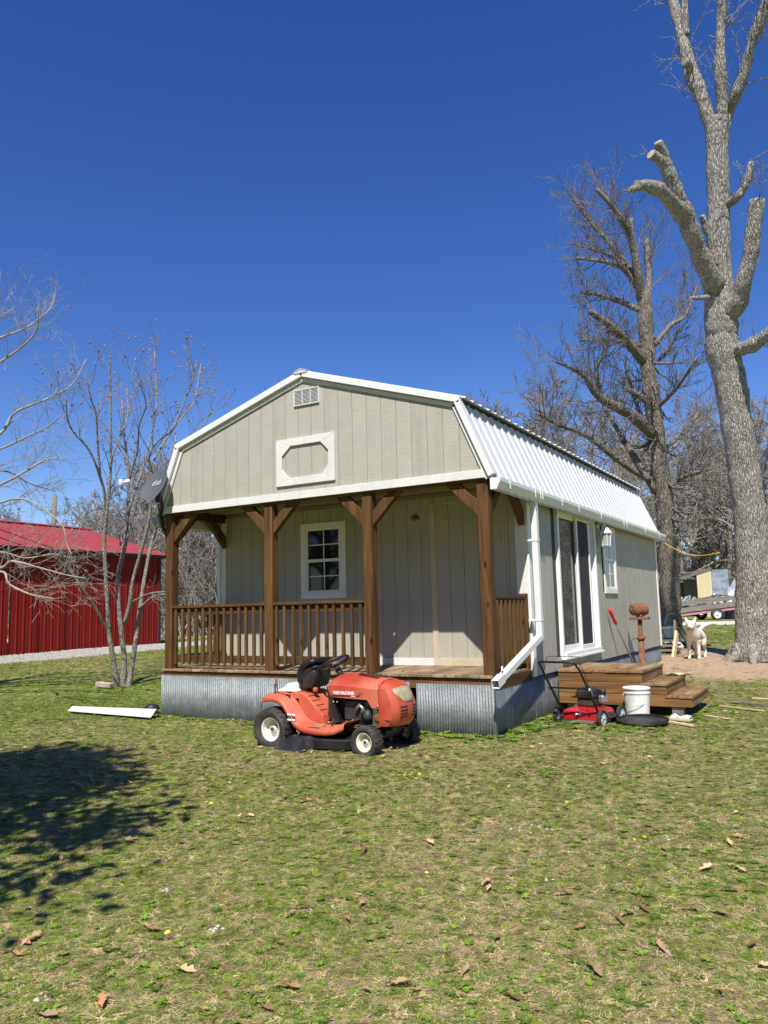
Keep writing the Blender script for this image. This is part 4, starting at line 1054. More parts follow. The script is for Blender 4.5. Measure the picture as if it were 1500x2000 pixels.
for sx in (-1, 1):
    for sy in (-1, 1):
        M = Matrix.Translation((sx * .235, sy * .275, .10)) @ Matrix.Rotation(math.pi / 2 * (1 if sy < 0 else -1), 4, 'X')
        w_ = PB(MB().lathe([(.07, -.022), (.095, -.022), (.10, -.010), (.10, .010), (.095, .022), (.07, .022)], 24, M, closed=True), 'wheel', 'rubber')
        PB(MB().lathe([(.072, .012), (.060, .014), (.050, .004), (.02, .006), (.018, .016), (.0001, .017)], 16, M), 'hub', 'grey_plastic', w_)
        for k in range(5):
            a = k * 2 * math.pi / 5
            PB(MB().beam(M @ Vector((.018 * math.cos(a), .018 * math.sin(a), .012)), M @ Vector((.066 * math.cos(a), .066 * math.sin(a), .012)), .016, .006, tuple(M.to_3x3() @ Vector((0, 0, 1)))), 'spoke', 'grey_plastic', w_)
PB(MB().bx(-.10, .12, -.11, .11, .20, .29), 'engine_block', 'engine_dark', bevel=.015)
PB(MB().loft([[(-.12, -.11, .291), (.11, -.11, .291), (.11, .11, .291), (-.12, .11, .291)], [(-.125, -.115, .33), (.115, -.115, .33), (.115, .115, .33), (-.125, .115, .33)], [(-.11, -.10, .385), (.09, -.10, .385), (.09, .10, .385), (-.11, .10, .385)], [(-.07, -.07, .41), (.06, -.07, .41), (.06, .07, .41), (-.07, .07, .41)]], cap=True, smooth=False), 'engine_shroud', 'black_plastic', bevel=.015)
for k in range(4): PB(MB().bx(-.129, -.123, -.09 + k * .05, -.06 + k * .05, .335, .37), 'shroud_slot', 'dark_trim')
PB(MB().lathe([(.07, 0), (.06, .012), (.0001, .014)], 12, Matrix.Translation((0, 0, .411))), 'starter_cap', 'engine_dark')
PB(MB().bx(-.02, .10, -.19, -.115, .23, .33), 'carburettor', 'steel', bevel=.02)
PB(MB().lathe([(.0001, 0), (.035, 0), (.038, .05), (.03, .065), (.0001, .07)], 14, Matrix.Translation((.06, -.15, .33))), 'fuel_cap', 'engine_dark')
PB(MB().bx(.10, .18, -.07, .07, .22, .30), 'muffler', 'steel', bevel=.012)
PB(MB().loft([[(-.08, -.24, .05), (.10, -.24, .05), (.10, -.24, .15), (-.08, -.24, .15)], [(-.10, -.31, .015), (.06, -.31, .015), (.06, -.30, .09), (-.10, -.30, .09)]], smooth=False), 'side_chute', 'black_plastic', solid=.006)
H = [(-.20, .225, .12), (-.40, .235, .38), (-.62, .235, .66), (-.70, .225, .735), (-.72, .19, .748)]
hp = H + [(x, -y, z) for x, y, z in H[::-1]]
PB(MB().tube(hp, .0125, 10), 'handle', 'black_metal')
PB(MB().tube([(-.44, .235, .43), (-.45, .20, .44), (-.45, -.20, .44), (-.44, -.235, .43)], .010, 8), 'handle_brace', 'black_metal')
PB(MB().tube([(-.60, -.225, .63), (-.56, -.22, .79), (-.55, -.19, .80), (-.55, .17, .80), (-.56, .20, .79), (-.60, .225, .63)], .004, 6), 'brake_bail', 'black_metal')
PB(MB().tube([(-.56, -.215, .74), (-.40, -.23, .44), (-.20, -.16, .24), (-.05, -.12, .26)], .004, 5), 'brake_cable', 'black_metal')
PB(MB().tube([(-.40, -.20, .40), (-.20, -.10, .36), (-.02, -.02, .42)], .003, 5), 'starter_cord', 'black_metal')
for sy in (-1, 1):
    PB(MB().lathe([(.0001, .02), (.02, .018), (.022, 0)], 10, Matrix.Translation((-.44, sy * .245, .43)) @ Matrix.Rotation(math.pi / 2 * (1 if sy < 0 else -1), 4, 'X')), 'clamp_knob', 'steel')

# ================================================================== SMALL THINGS BY THE STEPS
bz = float(gz(5.93, 1.84)) - .005
bk = thing('bucket', 'dirty white plastic pail standing before the timber steps', 'bucket', (5.93, 1.84, bz))
MB().lathe([(.0001, .004), (.130, .004), (.132, .0), (.1325, .008), (.1495, .292), (.150, .30), (.1565, .3005), (.157, .302), (.157, .318), (.1565, .3195), (.1512, .320), (.1514, .322), (.152, .343), (.152, .345), (.160, .347), (.160, .372), (.150, .374), (.146, .36), (.128, .012), (.0001, .010)], 36, Matrix.Translation((5.93, 1.84, bz))).build('pail', 'bucket_white', bk)
for s_ in (-1, 1):
    MB().lathe([(.0001, .012), (.014, .01), (.016, 0)], 10, Matrix.Translation((5.93 + s_ * .152 * .864, 1.84 + s_ * .152 * .503, bz + .285)) @ Matrix.Rotation(s_ * math.pi / 2, 4, 'Y')).build('ear', 'bucket_white', bk)
hpts = []
for t in np.linspace(0, math.pi, 13):
    hpts.append((5.93 + .166 * math.cos(t) * .864 + .10 * math.sin(t) * .35, 1.84 + .166 * math.cos(t) * .503 - .165 * math.sin(t), bz + .285 - .12 * math.sin(t)))
MB().tube(hpts, .003, 5).build('wire_handle', 'steel', bk)
cz = float(gz(6.09, 1.35))
dd = thing('black_tray', 'round black plastic tray lying before the white pail', 'tray', (6.09, 1.35, cz))
TM = Matrix.Translation((6.09, 1.35, cz + .035)) @ Matrix.Rotation(math.radians(4), 4, 'X') @ Matrix.Diagonal((.9, .9, .62, 1))
MB().lathe([(.0001, .015), (.20, .01), (.27, .018), (.30, .045), (.315, .05), (.32, .044), (.305, .01), (.27, -.01), (.0001, -.012)], 44, TM).build('tray', 'black_plastic', dd)
MB().lathe([(.285, .0505), (.300, .0585), (.318, .0535)], 44, TM).build('rim', 'black_metal', dd)
# rusty pedestal grinder
gx0, gy0 = 5.16, 5.72; gzz = float(gz(gx0, gy0))
gs = thing('pedestal_stand', 'rusty iron pedestal with a drum-shaped motor on top', 'machine stand', (gx0, gy0, gzz))
MB().lathe([(.0001, 0), (.13, 0), (.13, .02), (.06, .05), (.055, .06), (.047, .70), (.0001, .705)], 18, Matrix.Translation((gx0, gy0, gzz))).build('column', 'rust', gs)
MB().lathe([(.038, .705), (.036, .99), (.0001, .99)], 16, Matrix.Translation((gx0, gy0, gzz))).build('inner_tube', 'rust', gs)
MB().lathe([(.05, .66), (.068, .66), (.068, .705), (.05, .71)], 16, Matrix.Translation((gx0, gy0, gzz))).build('collar', 'rust', gs)
MB().tube([(gx0 - .05, gy0 - .03, gzz + .68), (gx0 - .11, gy0 - .05, gzz + .68), (gx0 - .13, gy0 - .07, gzz + .66)], .010, 6).tube([(gx0 + .05, gy0, gzz + .70), (gx0 + .09, gy0, gzz + .71)], .008, 6).build('clamp_screw', 'rust', gs)
MB().bx(gx0 - .15, gx0 + .15, gy0 - .10, gy0 + .10, gzz + .991, gzz + 1.035).build('table_plate', 'rust', gs, bevel=.004)
MM = Matrix.Translation((gx0, gy0, gzz + 1.16)) @ Matrix.Rotation(math.radians(40), 4, 'Z') @ Matrix.Rotation(math.radians(90), 4, 'Y')
MB().lathe([(.0001, -.17), (.03, -.17), (.03, -.15), (.085, -.14), (.10, -.12), (.10, -.06), (.108, -.055), (.108, -.03), (.10, -.025), (.10, .06), (.108, .065), (.108, .085), (.098, .09), (.09, .13), (.05, .15), (.0001, .152)], 24, MM, smooth=False).build('motor_drum', 'rust', gs)
MB().bx(gx0 - .05, gx0 + .05, gy0 - .06, gy0 + .06, gzz + 1.0355, gzz + 1.075).build('motor_foot', 'rust', gs, bevel=.006)
# red-gripped bar against the wall
p0 = Vector((W + .065, 4.62, .655)); p1 = Vector((5.16, 5.55, float(gz(5.16, 5.55))))
pb = thing('pry_bar', 'long grey steel bar with red grip leaning on the cabin wall', 'bar', tuple(p1))
MB().tube([p0.lerp(p1, .16), p1 + Vector((0, 0, .01))], [.016, .016], 10).build('shaft', 'steel', pb)
MB().tube([p0, p0.lerp(p1, .03), p0.lerp(p1, .10), p0.lerp(p1, .17), p0.lerp(p1, .20)], [.020, .030, .024, .026, .022], 12).build('grip', 'red_grip', pb)
# white trim sheet lying on the lawn, left of the porch
ss_ = [(-1.62, -.20), (-1.42, -.42), (.22, -.42), (.10, -.10)]
zs = [float(gz(*p)) for p in ss_]
A_, B_, C_, E_ = [Vector((p[0], p[1], z + .03)) for p, z in zip(ss_, zs)]
mid0 = (A_ + B_) / 2 + Vector((.03, .02, .045)); mid1 = (C_ + E_) / 2 + Vector((0, 0, .085))
tag(MB().add([B_, C_, mid1, mid0, E_, A_], [(0, 1, 2, 3), (3, 2, 4, 5)]).build('metal_sheet', 'white_metal', solid=.006), 'bent white metal sheet lying on the lawn left of the porch', 'metal sheet')
# brick by the young tree
bx_, by_ = -3.10, 1.62; bz_ = float(gz(bx_, by_))
br = MB().beam((bx_ - .16, by_, bz_ + .07), (bx_ + .16, by_ + .05, bz_ + .045), .12, .09)
tag(br.build('stone_block', 'concrete', bevel=.012), 'tan concrete block at the foot of the multi-stemmed tree', 'block')
# loose lumber
def stick(a, b2, w_, h_, nm, lab, mt='raw_wood', lift=.012):
    za, zb_ = float(gz(*a)) + lift + h_ / 2, float(gz(*b2)) + lift + h_ / 2
    o = MB().beam((a[0], a[1], za), (b2[0], b2[1], zb_), w_, h_).build(nm, mt, bevel=.002)
    return tag(o, lab, 'wood scrap', 'scraps of lumber by the steps')
stick((6.25, 1.62), (6.62, 1.35), .05, .02, 'wood_scrap', 'narrow pale lath on the grass beside the black tray')
stick((6.28, 1.80), (6.55, 1.72), .10, .02, 'wood_scrap', 'short pale board end beside the black tray', 'cream_wood')
stick((6.62, 2.25), (6.9, 2.02), .028, .012, 'wood_scrap', 'split pale stake on the grass in front of the steps')
stick((6.65, 3.2), (7.2, 2.85), .022, .015, 'wood_scrap', 'long pale lath lying right of the lowest step')
stick((6.75, 3.6), (7.2, 3.45), .06, .02, 'wood_scrap', 'grey weathered board lying right of the lowest step', 'old_plank')
stick((6.95, 4.1), (7.5, 4.05), .02, .015, 'wood_scrap', 'thin yellowish batten in the grass beyond the steps')
stick((6.75, 2.75), (6.93, 2.62), .03, .012, 'wood_scrap', 'stubby yellowish offcut close to the lowest step corner')
tag(MB().loft([[(6.02 + .30 * u + .02 * math.sin(9 * w_), 3.08 + .17 * w_, -.228 + .03 * abs(math.sin(5 * u + 3 * w_)) + .005) for u in np.linspace(0, 1, 9)] for w_ in np.linspace(0, 1, 6)], closed=False).build('paper_sack', 'cream_wood', solid=.004), 'crumpled yellowish sack lying on the middle step tread', 'sack')
def clod(x, y, r, nm, lab, mt, cat):
    rgx = []; 
    for i in range(5):
        t = i / 4 * math.pi
        rgx.append([(x + r * math.sin(t) * math.cos(a) * RNG.uniform(.7, 1.2), y + r * math.sin(t) * math.sin(a) * RNG.uniform(.7, 1.2), float(gz(x, y)) + r * .6 - r * .62 * math.cos(t)) for a in np.linspace(0, 2 * math.pi, 9)[:-1]])
    return tag(MB().loft(rgx, cap=True).build(nm, mt), lab, cat)
rg2 = [[(6.30 + .22 * u + .012 * math.sin(17 * w_), 1.83 + .12 * w_ + .015 * math.sin(13 * u), float(gz(6.4, 1.9)) + .012 + .05 * abs(math.sin(4.1 * u + 2 * w_) * math.sin(3.1 * w_ + .4)) + .012 * math.sin(21 * u + 9 * w_) ) for u in np.linspace(0, 1, 13)] for w_ in np.linspace(0, 1, 9)]
tag(MB().loft(rg2, closed=False).build('rag', 'bucket_white', solid=.004), 'dirty pale rag heaped beside the black tray', 'rag')
clod(-.25, .05, .11, 'plastic_debris', 'dark lump of plastic against the left porch skirting', 'black_plastic', 'debris')

# ================================================================== YELLOW CORD
c0 = Vector((W + .12, YB + .17, 1.99)); c1 = Vector(at(1405, 1079, 14.9)); c2 = Vector(at(1440, 1080, 15.1))
pts = [c0.lerp(c1, t) + Vector((0, 0, -.16 * math.sin(math.pi * t))) for t in np.linspace(0, 1, 14)]
tag(MB().tube(pts, .007, 6).build('extension_cord', 'yellow_cord'), 'yellow cord strung from the cabin eave to the big oak', 'cord')
tag(MB().tube([c1 + (c2 - c1) * t for t in np.linspace(0, 1, 4)], .005, 5).build('tie_wire', 'black_metal'), 'thin dark wire tying the yellow cord to the oak', 'wire')
# ================================================================== RED BARN
BX, BY1, BY0 = -12.4, 11.75, -3.0
bz0 = -.35
barn = thing('red_barn', 'red ribbed metal barn with red roof beyond the young tree', 'barn', (BX - 4, 6, bz0))
def barn_sheet(fn, u0, u1, v0, v1, name, mt, pitch=.235):
    prof = []; u = u0
    while u < u1 + .001:
        for du, h in ((0, .022), (.02, .022), (.034, 0), (.10, 0), (.108, .005), (.122, .005), (.13, 0), (pitch - .014, 0)):
            if u + du <= u1: prof.append((u + du, h))
        u += pitch
    return MB().loft([[fn(a, h, v0) for a, h in prof], [fn(a, h, v1) for a, h in prof]], closed=False, smooth=False).build(name, mt, barn, solid=.003, fixn=False)
y = BY1
while y > BY0:
    y2 = max(y - .94, BY0)
    barn_sheet(lambda u, h, v: (BX + h, u, v), y2, y, bz0 - .1, 2.80, 'wall_sheet', 'barn_red')
    y = y2
barn_sheet(lambda u, h, v: (u, BY1 + h * .5, v), BX - 8, BX, bz0 - .1, 2.8, 'end_wall', 'barn_red')
MB().prism([(BX - 8, 2.8), (BX, 2.8), (BX - 4, 3.95)], lambda u, v, t: (u, t, v), BY1 - .02, BY1 + .01).build('barn_gable', 'barn_red', barn)
MB().bx(BX - .02, BX + .05, BY1 + .003, BY1 + .10, bz0, 2.76).build('corner_strip', 'dark_trim', barn)  # dark strip along the far end of the barn wall
MB().bx(BX + .03, BX + .20, BY0, BY1 + .2, 2.70, 2.80).build('eave_trim', 'dark_trim', barn)
y = BY1 + .25
while y > BY0:
    y2 = max(y - .94, BY0)
    for sgn in (1, -1):
        n_ = Vector((sgn * 1.15, 0, 4.2)).normalized()
        barn_sheet(lambda u, h, t, sgn=sgn, n_=n_: Vector((BX - 4 + sgn * 4.28 * t, u, 4.0 - 1.23 * t + .02)) + n_ * h, y2, y, 0, 1, 'roof_sheet', 'barn_roof')
    y = y2
MB().prism([(-.2, -.06), (0, 0), (.2, -.06), (.2, -.045), (0, .018), (-.2, -.045)], lambda u, v, t: (BX - 4 + u, t, 4.07 + v), BY0, BY1 + .26).build('ridge_cap', 'barn_roof', barn)
for zz in (.35, 1.55):
    sc_ = MB(); yy = BY1 - .05
    while yy > 2.5:
        sc_.bx(BX + .022, BX + .027, yy, yy + .018, zz, zz + .018); yy -= .235
    sc_.build('screw_row', 'barn_roof', barn)
# weathered pole behind the barn
pp = at(104, 1045, 36.0)
tag(MB().tube([(pp[0], pp[1], -.3), (pp[0], pp[1], 3.5), (pp[0] + .03, pp[1], float(at(104, 966, 36.)[2]))], [.13, .12, .10], 12, jit=.03).build('cut_pole', 'old_plank'), 'pale weathered pole stump rising behind the red barn roof', 'pole')

# ================================================================== DOG
def skin_body(nodes, edges, name, mt, root=0, sub=2):
    me = bpy.data.meshes.new(name); me.from_pydata([n_[0] for n_ in nodes], edges, [])
    o = bpy.data.objects.new(name, me); COL.objects.link(o)
    o.modifiers.new('skin', 'SKIN'); o.modifiers.new('sub', 'SUBSURF').levels = sub
    o.modifiers['sub'].render_levels = sub; o.modifiers['skin'].use_smooth_shade = True
    for i, n_ in enumerate(nodes):
        sv = me.skin_vertices[0].data[i]; r = n_[1]; sv.radius = (r, r) if np.isscalar(r) else r
        sv.use_root = (i == root)
    me.materials.append(MAT[mt]); return o
dpos = Vector((5.44, 9.40, float(gz(5.44, 9.40))))
tc = Vector((CAM[0] - dpos.x, CAM[1] - dpos.y, 0)).normalized(); rt = Vector((-tc.y, tc.x, 0))
rt = rt if rt.dot(Vector((CR[0], CR[1], 0))) > 0 else -rt
fw = (tc * .975 - rt * .20).normalized(); sdv = Vector((-fw.y, fw.x, 0))      # dog's forward and left
def DP(a, l, z): return tuple(fw * a + sdv * l + Vector((0, 0, z)))
N = [ (DP(0, 0, .47), (.125, .135)), (DP(.20, 0, .48), (.13, .15)), (DP(.32, 0, .53), (.105, .12)), (DP(-.18, 0, .48), (.11, .12)), (DP(-.30, 0, .49), (.10, .11)),
      (DP(.40, .01, .60), .115), (DP(.45, .02, .665), .100), (DP(.48, .02, .695), .096), ]
E_ = [(0, 1), (1, 2), (0, 3), (3, 4), (2, 5), (5, 6), (6, 7)]
def chain(start, pts):
    prev = start
    for p, r in pts:
        N.append((p, r)); E_.append((prev, len(N) - 1)); prev = len(N) - 1
hd_ = (tc * .96 - rt * .12).normalized(); hs = Vector((-hd_.y, hd_.x, 0)); H0 = Vector(DP(.48, .02, .695))
def HP(a, l, z): return tuple(H0 + hd_ * a + hs * l + Vector((0, 0, z)))
chain(7, [(HP(.07, 0, -.02), .066), (HP(.13, 0, -.05), .043), (HP(.175, 0, -.06), .032)])
for s_ in (-1, 1):
    chain(7, [(HP(-.005, s_ * .072, .065), .038), (HP(-.005, s_ * .088, .115), .027), (HP(-.005, s_ * .098, .155), .006)])
    chain(2, [(DP(.27, s_ * .085, .40), .062), (DP(.24, s_ * .095, .28), .042), (DP(.26, s_ * .095, .15), .031), (DP(.26, s_ * .095, .045), .030), (DP(.30, s_ * .095, .022), .030), (DP(.335, s_ * .095, .016), .020)])
    chain(4, [(DP(-.30, s_ * .085, .38), .082), (DP(-.24, s_ * .095, .27), .052), (DP(-.36, s_ * .095, .17), .030), (DP(-.345, s_ * .095, .05), .027), (DP(-.30, s_ * .095, .022), .028), (DP(-.265, s_ * .095, .015), .018)])
chain(4, [(DP(-.38, 0, .55), .045), (tuple(Vector(DP(-.42, 0, .63)) + rt * .06), .045), (tuple(Vector(DP(-.42, 0, .68)) + rt * .17), .050), (tuple(Vector(DP(-.40, 0, .70)) + rt * .28), .036), (tuple(Vector(DP(-.38, 0, .69)) + rt * .36), .012)])
dog = thing('dog', 'white prick-eared dog standing on bare earth facing the viewer', 'dog', tuple(dpos), world=False)
body = skin_body(N, E_, 'body', 'dog_fur'); body.parent = dog
def DB(mb, nm, mt): return mb.build(nm, mt, dog, local=True)
nz = Vector(HP(.205, 0, -.045))
DB(MB().lathe([(.0001, -.018), (.015, -.012), (.02, 0), (.014, .013), (.0001, .017)], 10, Matrix.Translation(nz)), 'nose', 'dog_dark')
for s_ in (-1, 1):
    DB(MB().lathe([(.0001, -.011), (.009, -.006), (.011, 0), (.009, .006), (.0001, .011)], 8, Matrix.Translation(HP(.098, s_ * .042, .018))), 'eye', 'dog_dark')
DB(MB().tube([HP(.15, -.038, -.082), HP(.195, -.016, -.092), HP(.195, .016, -.092), HP(.15, .038, -.082)], .010, 6), 'mouth', 'dog_dark')
MBc = MB().tube([Vector(DP(.385, .01, .60)) + (sdv * math.cos(a) + (Vector((0, 0, 1)) * .8 - fw * .6) * math.sin(a)) * .098 for a in np.linspace(0, 2 * math.pi, 17)], .009, 6, cap=False)
DB(MBc, 'collar', 'rust')
lead = [Vector(dpos) + Vector(DP(.40, .10, .54)), Vector(dpos) + Vector(DP(.30, .25, .25)), Vector((5.05, 9.6, float(gz(5.05, 9.6)) + .012)), Vector((4.75, 10.3, float(gz(4.75, 10.3)) + .012)), Vector((4.3, 11.9, float(gz(4.3, 11.9)) + .012)), Vector((3.95, 14.6, -.2))]
tag(MB().tube(lead, .005, 5).build('tether', 'steel'), 'thin grey tether running from the dog to the second oak', 'tether')

# ================================================================== THINGS PAST THE CABIN CORNER
lx_, ly_ = 4.62, 11.3; lz_ = float(gz(lx_, ly_))
ld = thing('walker_frame', 'dark tubular folding frame leaning past the cabin corner', 'frame', (lx_, ly_, lz_), math.radians(20), world=False)
def LB(mb, nm, mt, **k): return mb.build(nm, mt, ld, local=True, **k)
for yy in (-.25, .25):
    LB(MB().tube([(-.30, yy, 0), (-.16, yy, .55), (-.08, yy, .80), (0, yy, .86), (.06, yy, .80), (.22, yy, .45), (.42, yy, 0)], .017, 8), 'side_frame', 'black_metal')
for x_, z_ in ((-.16, .55), (.20, .50), (.0, .86)): LB(MB().tube([(x_, -.25, z_), (x_, .25, z_)], .014, 8), 'cross_tube', 'black_metal')
LB(MB().add([(-.14, -.24, .58), (-.14, .24, .58), (.18, .24, .52), (.18, -.24, .52)], [(0, 1, 2, 3)]), 'sling_seat', 'blue_junk', solid=.02)
LB(MB().add([(-.13, -.24, .60), (-.13, .24, .60), (-.04, .24, .84), (-.04, -.24, .84)], [(0, 1, 2, 3)]), 'sling_back', 'blue_junk', solid=.02)
def leanboard(p, q, w_, h_, nm, lab, mt): return tag(MB().beam(p, q, w_, h_, (1, 0, .2)).build(nm, mt, bevel=.004), lab, 'board')
g_ = float(gz(4.98, 9.3))
leanboard((4.98, 9.35, g_ - .02), (5.02, 9.72, g_ + .52), .14, .05, 'board', 'pale sawn plank stood on end past the cabin corner', 'raw_wood')
leanboard((4.92, 9.9, g_ - .02), (4.92, 10.15, g_ + .75), .12, .04, 'board', 'grey weathered plank stood behind the pale plank', 'old_plank')
sb = thing('junk_pile', 'low stack of boards and plastic crates past the cabin corner', 'junk pile', (4.6, 10.3, g_))
for k in range(4): MB().bx(4.35, 4.95, 10.0, 10.5, g_ + k * .10 + .0, g_ + k * .10 + .05).build('pallet_board', 'old_plank', sb)
for k in range(3): MB().bx(4.4 + k * .22, 4.48 + k * .22, 10.03, 10.47, g_ + .05, g_ + .10).build('pallet_block', 'old_plank', sb)
MB().bx(4.45, 4.85, 10.05, 10.4, g_ + .36, g_ + .62).build('crate', 'blue_junk', sb, bevel=.03)
clod(4.72, 10.75, .22, 'junk_bag', 'pale plastic bag bulging behind the board stack', 'white_cloth', 'bag')

# ================================================================== FAR YARD ON THE RIGHT
def gpt(px, py, dep): 
    p = at(px, py, dep); return Vector((p[0], p[1], p[2]))
TZ = -.24
c_ = gpt(1385, 1180, 44.0)
rv = Vector((CR[0], CR[1], 0)).normalized(); fv = Vector((FH[0], FH[1], 0))
tr = thing('flatbed_trailer', 'old plank-sided trailer with white spoked wheel across the road', 'trailer', (c_.x, c_.y, TZ), math.atan2(rv.y, rv.x), world=False)
def TB(mb, nm, mt, par=None, **k): return mb.build(nm, mt, par or tr, local=True, **k)
tl = math.radians(5.5)
def TP(x, y, z): return (x * math.cos(tl) - z * math.sin(tl) * 0, y, z + x * math.sin(tl))
def tbx(mb, x0, x1, y0, y1, z0, z1):
    return mb.add([TP(x0, y0, z0), TP(x1, y0, z0), TP(x1, y1, z0), TP(x0, y1, z0), TP(x0, y0, z1), TP(x1, y0, z1), TP(x1, y1, z1), TP(x0, y1, z1)], [(0, 3, 2, 1), (4, 5, 6, 7), (0, 1, 5, 4), (1, 2, 6, 5), (2, 3, 7, 6), (3, 0, 4, 7)])
TB(tbx(MB(), -2.6, 2.3, -.9, -.82, .42, .54), 'side_rail', 'pink_frame'); TB(tbx(MB(), -2.6, 2.3, .82, .9, .42, .54), 'side_rail', 'pink_frame')
for k, (z0, z1) in enumerate(((.60, .86), (.96, 1.22))):
    TB(tbx(MB(), -2.6, 1.75, -.95, -.905, z0, z1), 'side_plank', 'old_plank'); TB(tbx(MB(), -2.6, 1.75, .905, .95, z0, z1), 'side_plank', 'old_plank')
for x_ in (-2.3, -.9, .5, 1.6): TB(tbx(MB(), x_, x_ + .1, -.904, -.85, .54, 1.3), 'stake', 'old_plank')
TB(tbx(MB(), -2.6, 2.0, -.82, .82, .545, .59), 'bed', 'old_plank')
TB(MB().beam(TP(2.3, 0, .48), TP(3.4, 0, .46), .1, .1), 'tongue', 'rust'); TB(MB().bx(1.55, 2.0, -.5, -.1, .0, .58), 'prop_block', 'concrete')
for sy in (-1, 1):
    M = Matrix.Translation((-.05, sy * 1.05, .31)) @ Matrix.Rotation(math.pi / 2 * (1 if sy < 0 else -1), 4, 'X')
    w_ = TB(MB().lathe([(.21, -.10), (.29, -.10), (.32, -.06), (.32, .06), (.29, .10), (.21, .10)], 28, M, closed=True), 'wheel', 'rubber')
    TB(MB().lathe([(.225, .09), (.20, .08), (.19, .03), (.07, .03), (.06, .07), (.0001, .07)], 24, M), 'rim', 'white_ink', w_)
    for k in range(8):
        a = k * math.pi / 4
        TB(MB().lathe([(.0001, .036), (.026, .036)], 8, M @ Matrix.Translation((.135 * math.cos(a), .135 * math.sin(a), 0))), 'rim_hole', 'dark_trim', w_)
tp_ = thing('tarp_load', 'crumpled silver tarpaulin heaped above the trailer', 'tarp', (c_.x + .6, c_.y + 2.2, TZ), math.atan2(rv.y, rv.x), world=False)
pr = []
for i in range(15):
    row = []
    for j in range(11):
        u, w_ = i / 14, j / 10
        h = 2.55 * (math.sin(math.pi * min(1, max(0, u))) ** .35) * (math.sin(math.pi * w_) ** .3)
        row.append((-.5 + 3.6 * u, -1.0 + 2.0 * w_, h * (.9 + .12 * math.sin(9 * u + 5 * w_) + .06 * math.sin(21 * u - 8 * w_)) * (1 - .25 * max(0, u - .5) * 2)))
    pr.append(row)
MB().loft(pr, closed=False).build('sheet', 'silver_tarp', tp_, local=True)
MB().bx(.3, 1.0, -1.35, -1.02, 0, 1.9).build('crate', 'rust', tp_, local=True, bevel=.05)
MB().bx(1.2, 3.2, -1.5, -1.05, .9, 1.25).build('black_roll', 'black_plastic', tp_, local=True, bevel=.12)
# scrap loaded on the trailer
lo = thing('scrap_load', 'jumble of pale scrap heaped on the trailer bed', 'scrap', (c_.x, c_.y, TZ + .6), math.atan2(rv.y, rv.x), world=False)
for k in range(16):
    x_ = -2.4 + RNG.uniform(0, 3.8); z_ = .05 + math.sin(tl) * x_; s_ = RNG.uniform(.15, .45)
    MB().beam((x_, RNG.uniform(-.6, .6), z_ + .2), (x_ + s_ * 1.6, RNG.uniform(-.6, .6), z_ + RNG.uniform(.5, .85)), s_ * .8, s_ * .4).build('scrap_piece', ['grey_plastic', 'old_plank', 'white_plastic', 'silver_tarp', 'blue_junk', 'pink_frame'][k % 6], lo, local=True, bevel=.03)
MB().tube([(-.9, -.5, .45), (.2, -.5, .75), (1.6, -.4, .62)], .03, 6).build('hose', 'black_plastic', lo, local=True)
# far house
hc = gpt(1345, 1185, 56.0)
fh = thing('far_house', 'small grey house with white window and sagging porch roof', 'house', (hc.x, hc.y, TZ), math.atan2(rv.y, rv.x), world=False)
def FB(mb, nm, mt, par=None, **k): return mb.build(nm, mt, par or fh, local=True, **k)
FB(MB().bx(-6.5, 1.1, 0, 5, 0, 2.2), 'wall', 'far_wall')
FB(MB().prism([(-.5, 2.15), (2.5, 3.1), (5.5, 2.15), (5.5, 2.3), (2.5, 3.26), (-.5, 2.3)], lambda u, v, t: (t, u, v), -6.9, 1.2), 'roof', 'far_roof')
wv = FB(MB().bx(-.25, .27, -.05, .0, 1.15, 2.05), 'window', 'white_ink'); 
for a in (-.18, .03):
    FB(MB().bx(a, a + .17, -.07, -.052, 1.22, 1.57), 'pane', 'window_glass', wv); FB(MB().bx(a, a + .17, -.07, -.052, 1.61, 1.98), 'pane', 'window_glass', wv)
wv = FB(MB().bx(.45, 1.0, -.05, .0, 1.1, 1.9), 'window', 'silver_tarp')
wv = FB(MB().bx(-3.4, -2.2, -.05, .0, .75, 1.9), 'window', 'white_ink'); FB(MB().bx(-3.3, -2.3, -.07, -.052, .85, 1.8), 'pane', 'window_glass', wv)
FB(MB().bx(-6.5, -3.6, -.9, .0, 2.05, 2.2), 'porch_fascia', 'white_ink'); FB(MB().bx(-6.4, -6.2, -.8, -.6, 0, 2.05), 'porch_post', 'far_wall')
for k in range(6):
    a = -.2 + k * .24
    FB(MB().beam((a, -1.6, 2.95 - k * .17), (a, .3, 3.02 - k * .17), .15, .03), 'roof_slat', 'old_plank' if k % 2 else 'tin_pale')
FB(MB().beam((-.4, -1.5, 3.0), (1.3, -1.5, 1.85), .06, .10), 'awning_rafter', 'far_roof'); FB(MB().beam((-.4, .2, 3.08), (1.3, .2, 1.9), .06, .10), 'awning_rafter', 'far_roof')
sc2 = gpt(1394, 1185, 53.0)
sh = thing('tin_shed', 'tall lean-to shed with yellow boards and pale blue tin side', 'shed', (sc2.x, sc2.y, TZ), math.atan2(rv.y, rv.x), world=False)
def SB(mb, nm, mt): return mb.build(nm, mt, sh, local=True)
for k in range(5): SB(MB().prism([(-1.0 + k * .2, 0), (-.805 + k * .2, 0), (-.805 + k * .2, 2.86 + k * .065), (-1.0 + k * .2, 2.80 + k * .065)], lambda u, v, t: (u, t, v), 0, .06), 'wall_board', 'yellow_siding')
us = np.linspace(0.03, 1.15, 60)
SB(MB().loft([[(u, .03 + .03 * math.sin(u * 60), z) for u in us] for z in (0, 3.14)], closed=False), 'tin_sheet', 'tin_pale')
SB(MB().beam((-2.1, 1.2, 2.55), (.05, 1.2, 3.2), 2.5, .10), 'roof', 'far_roof')
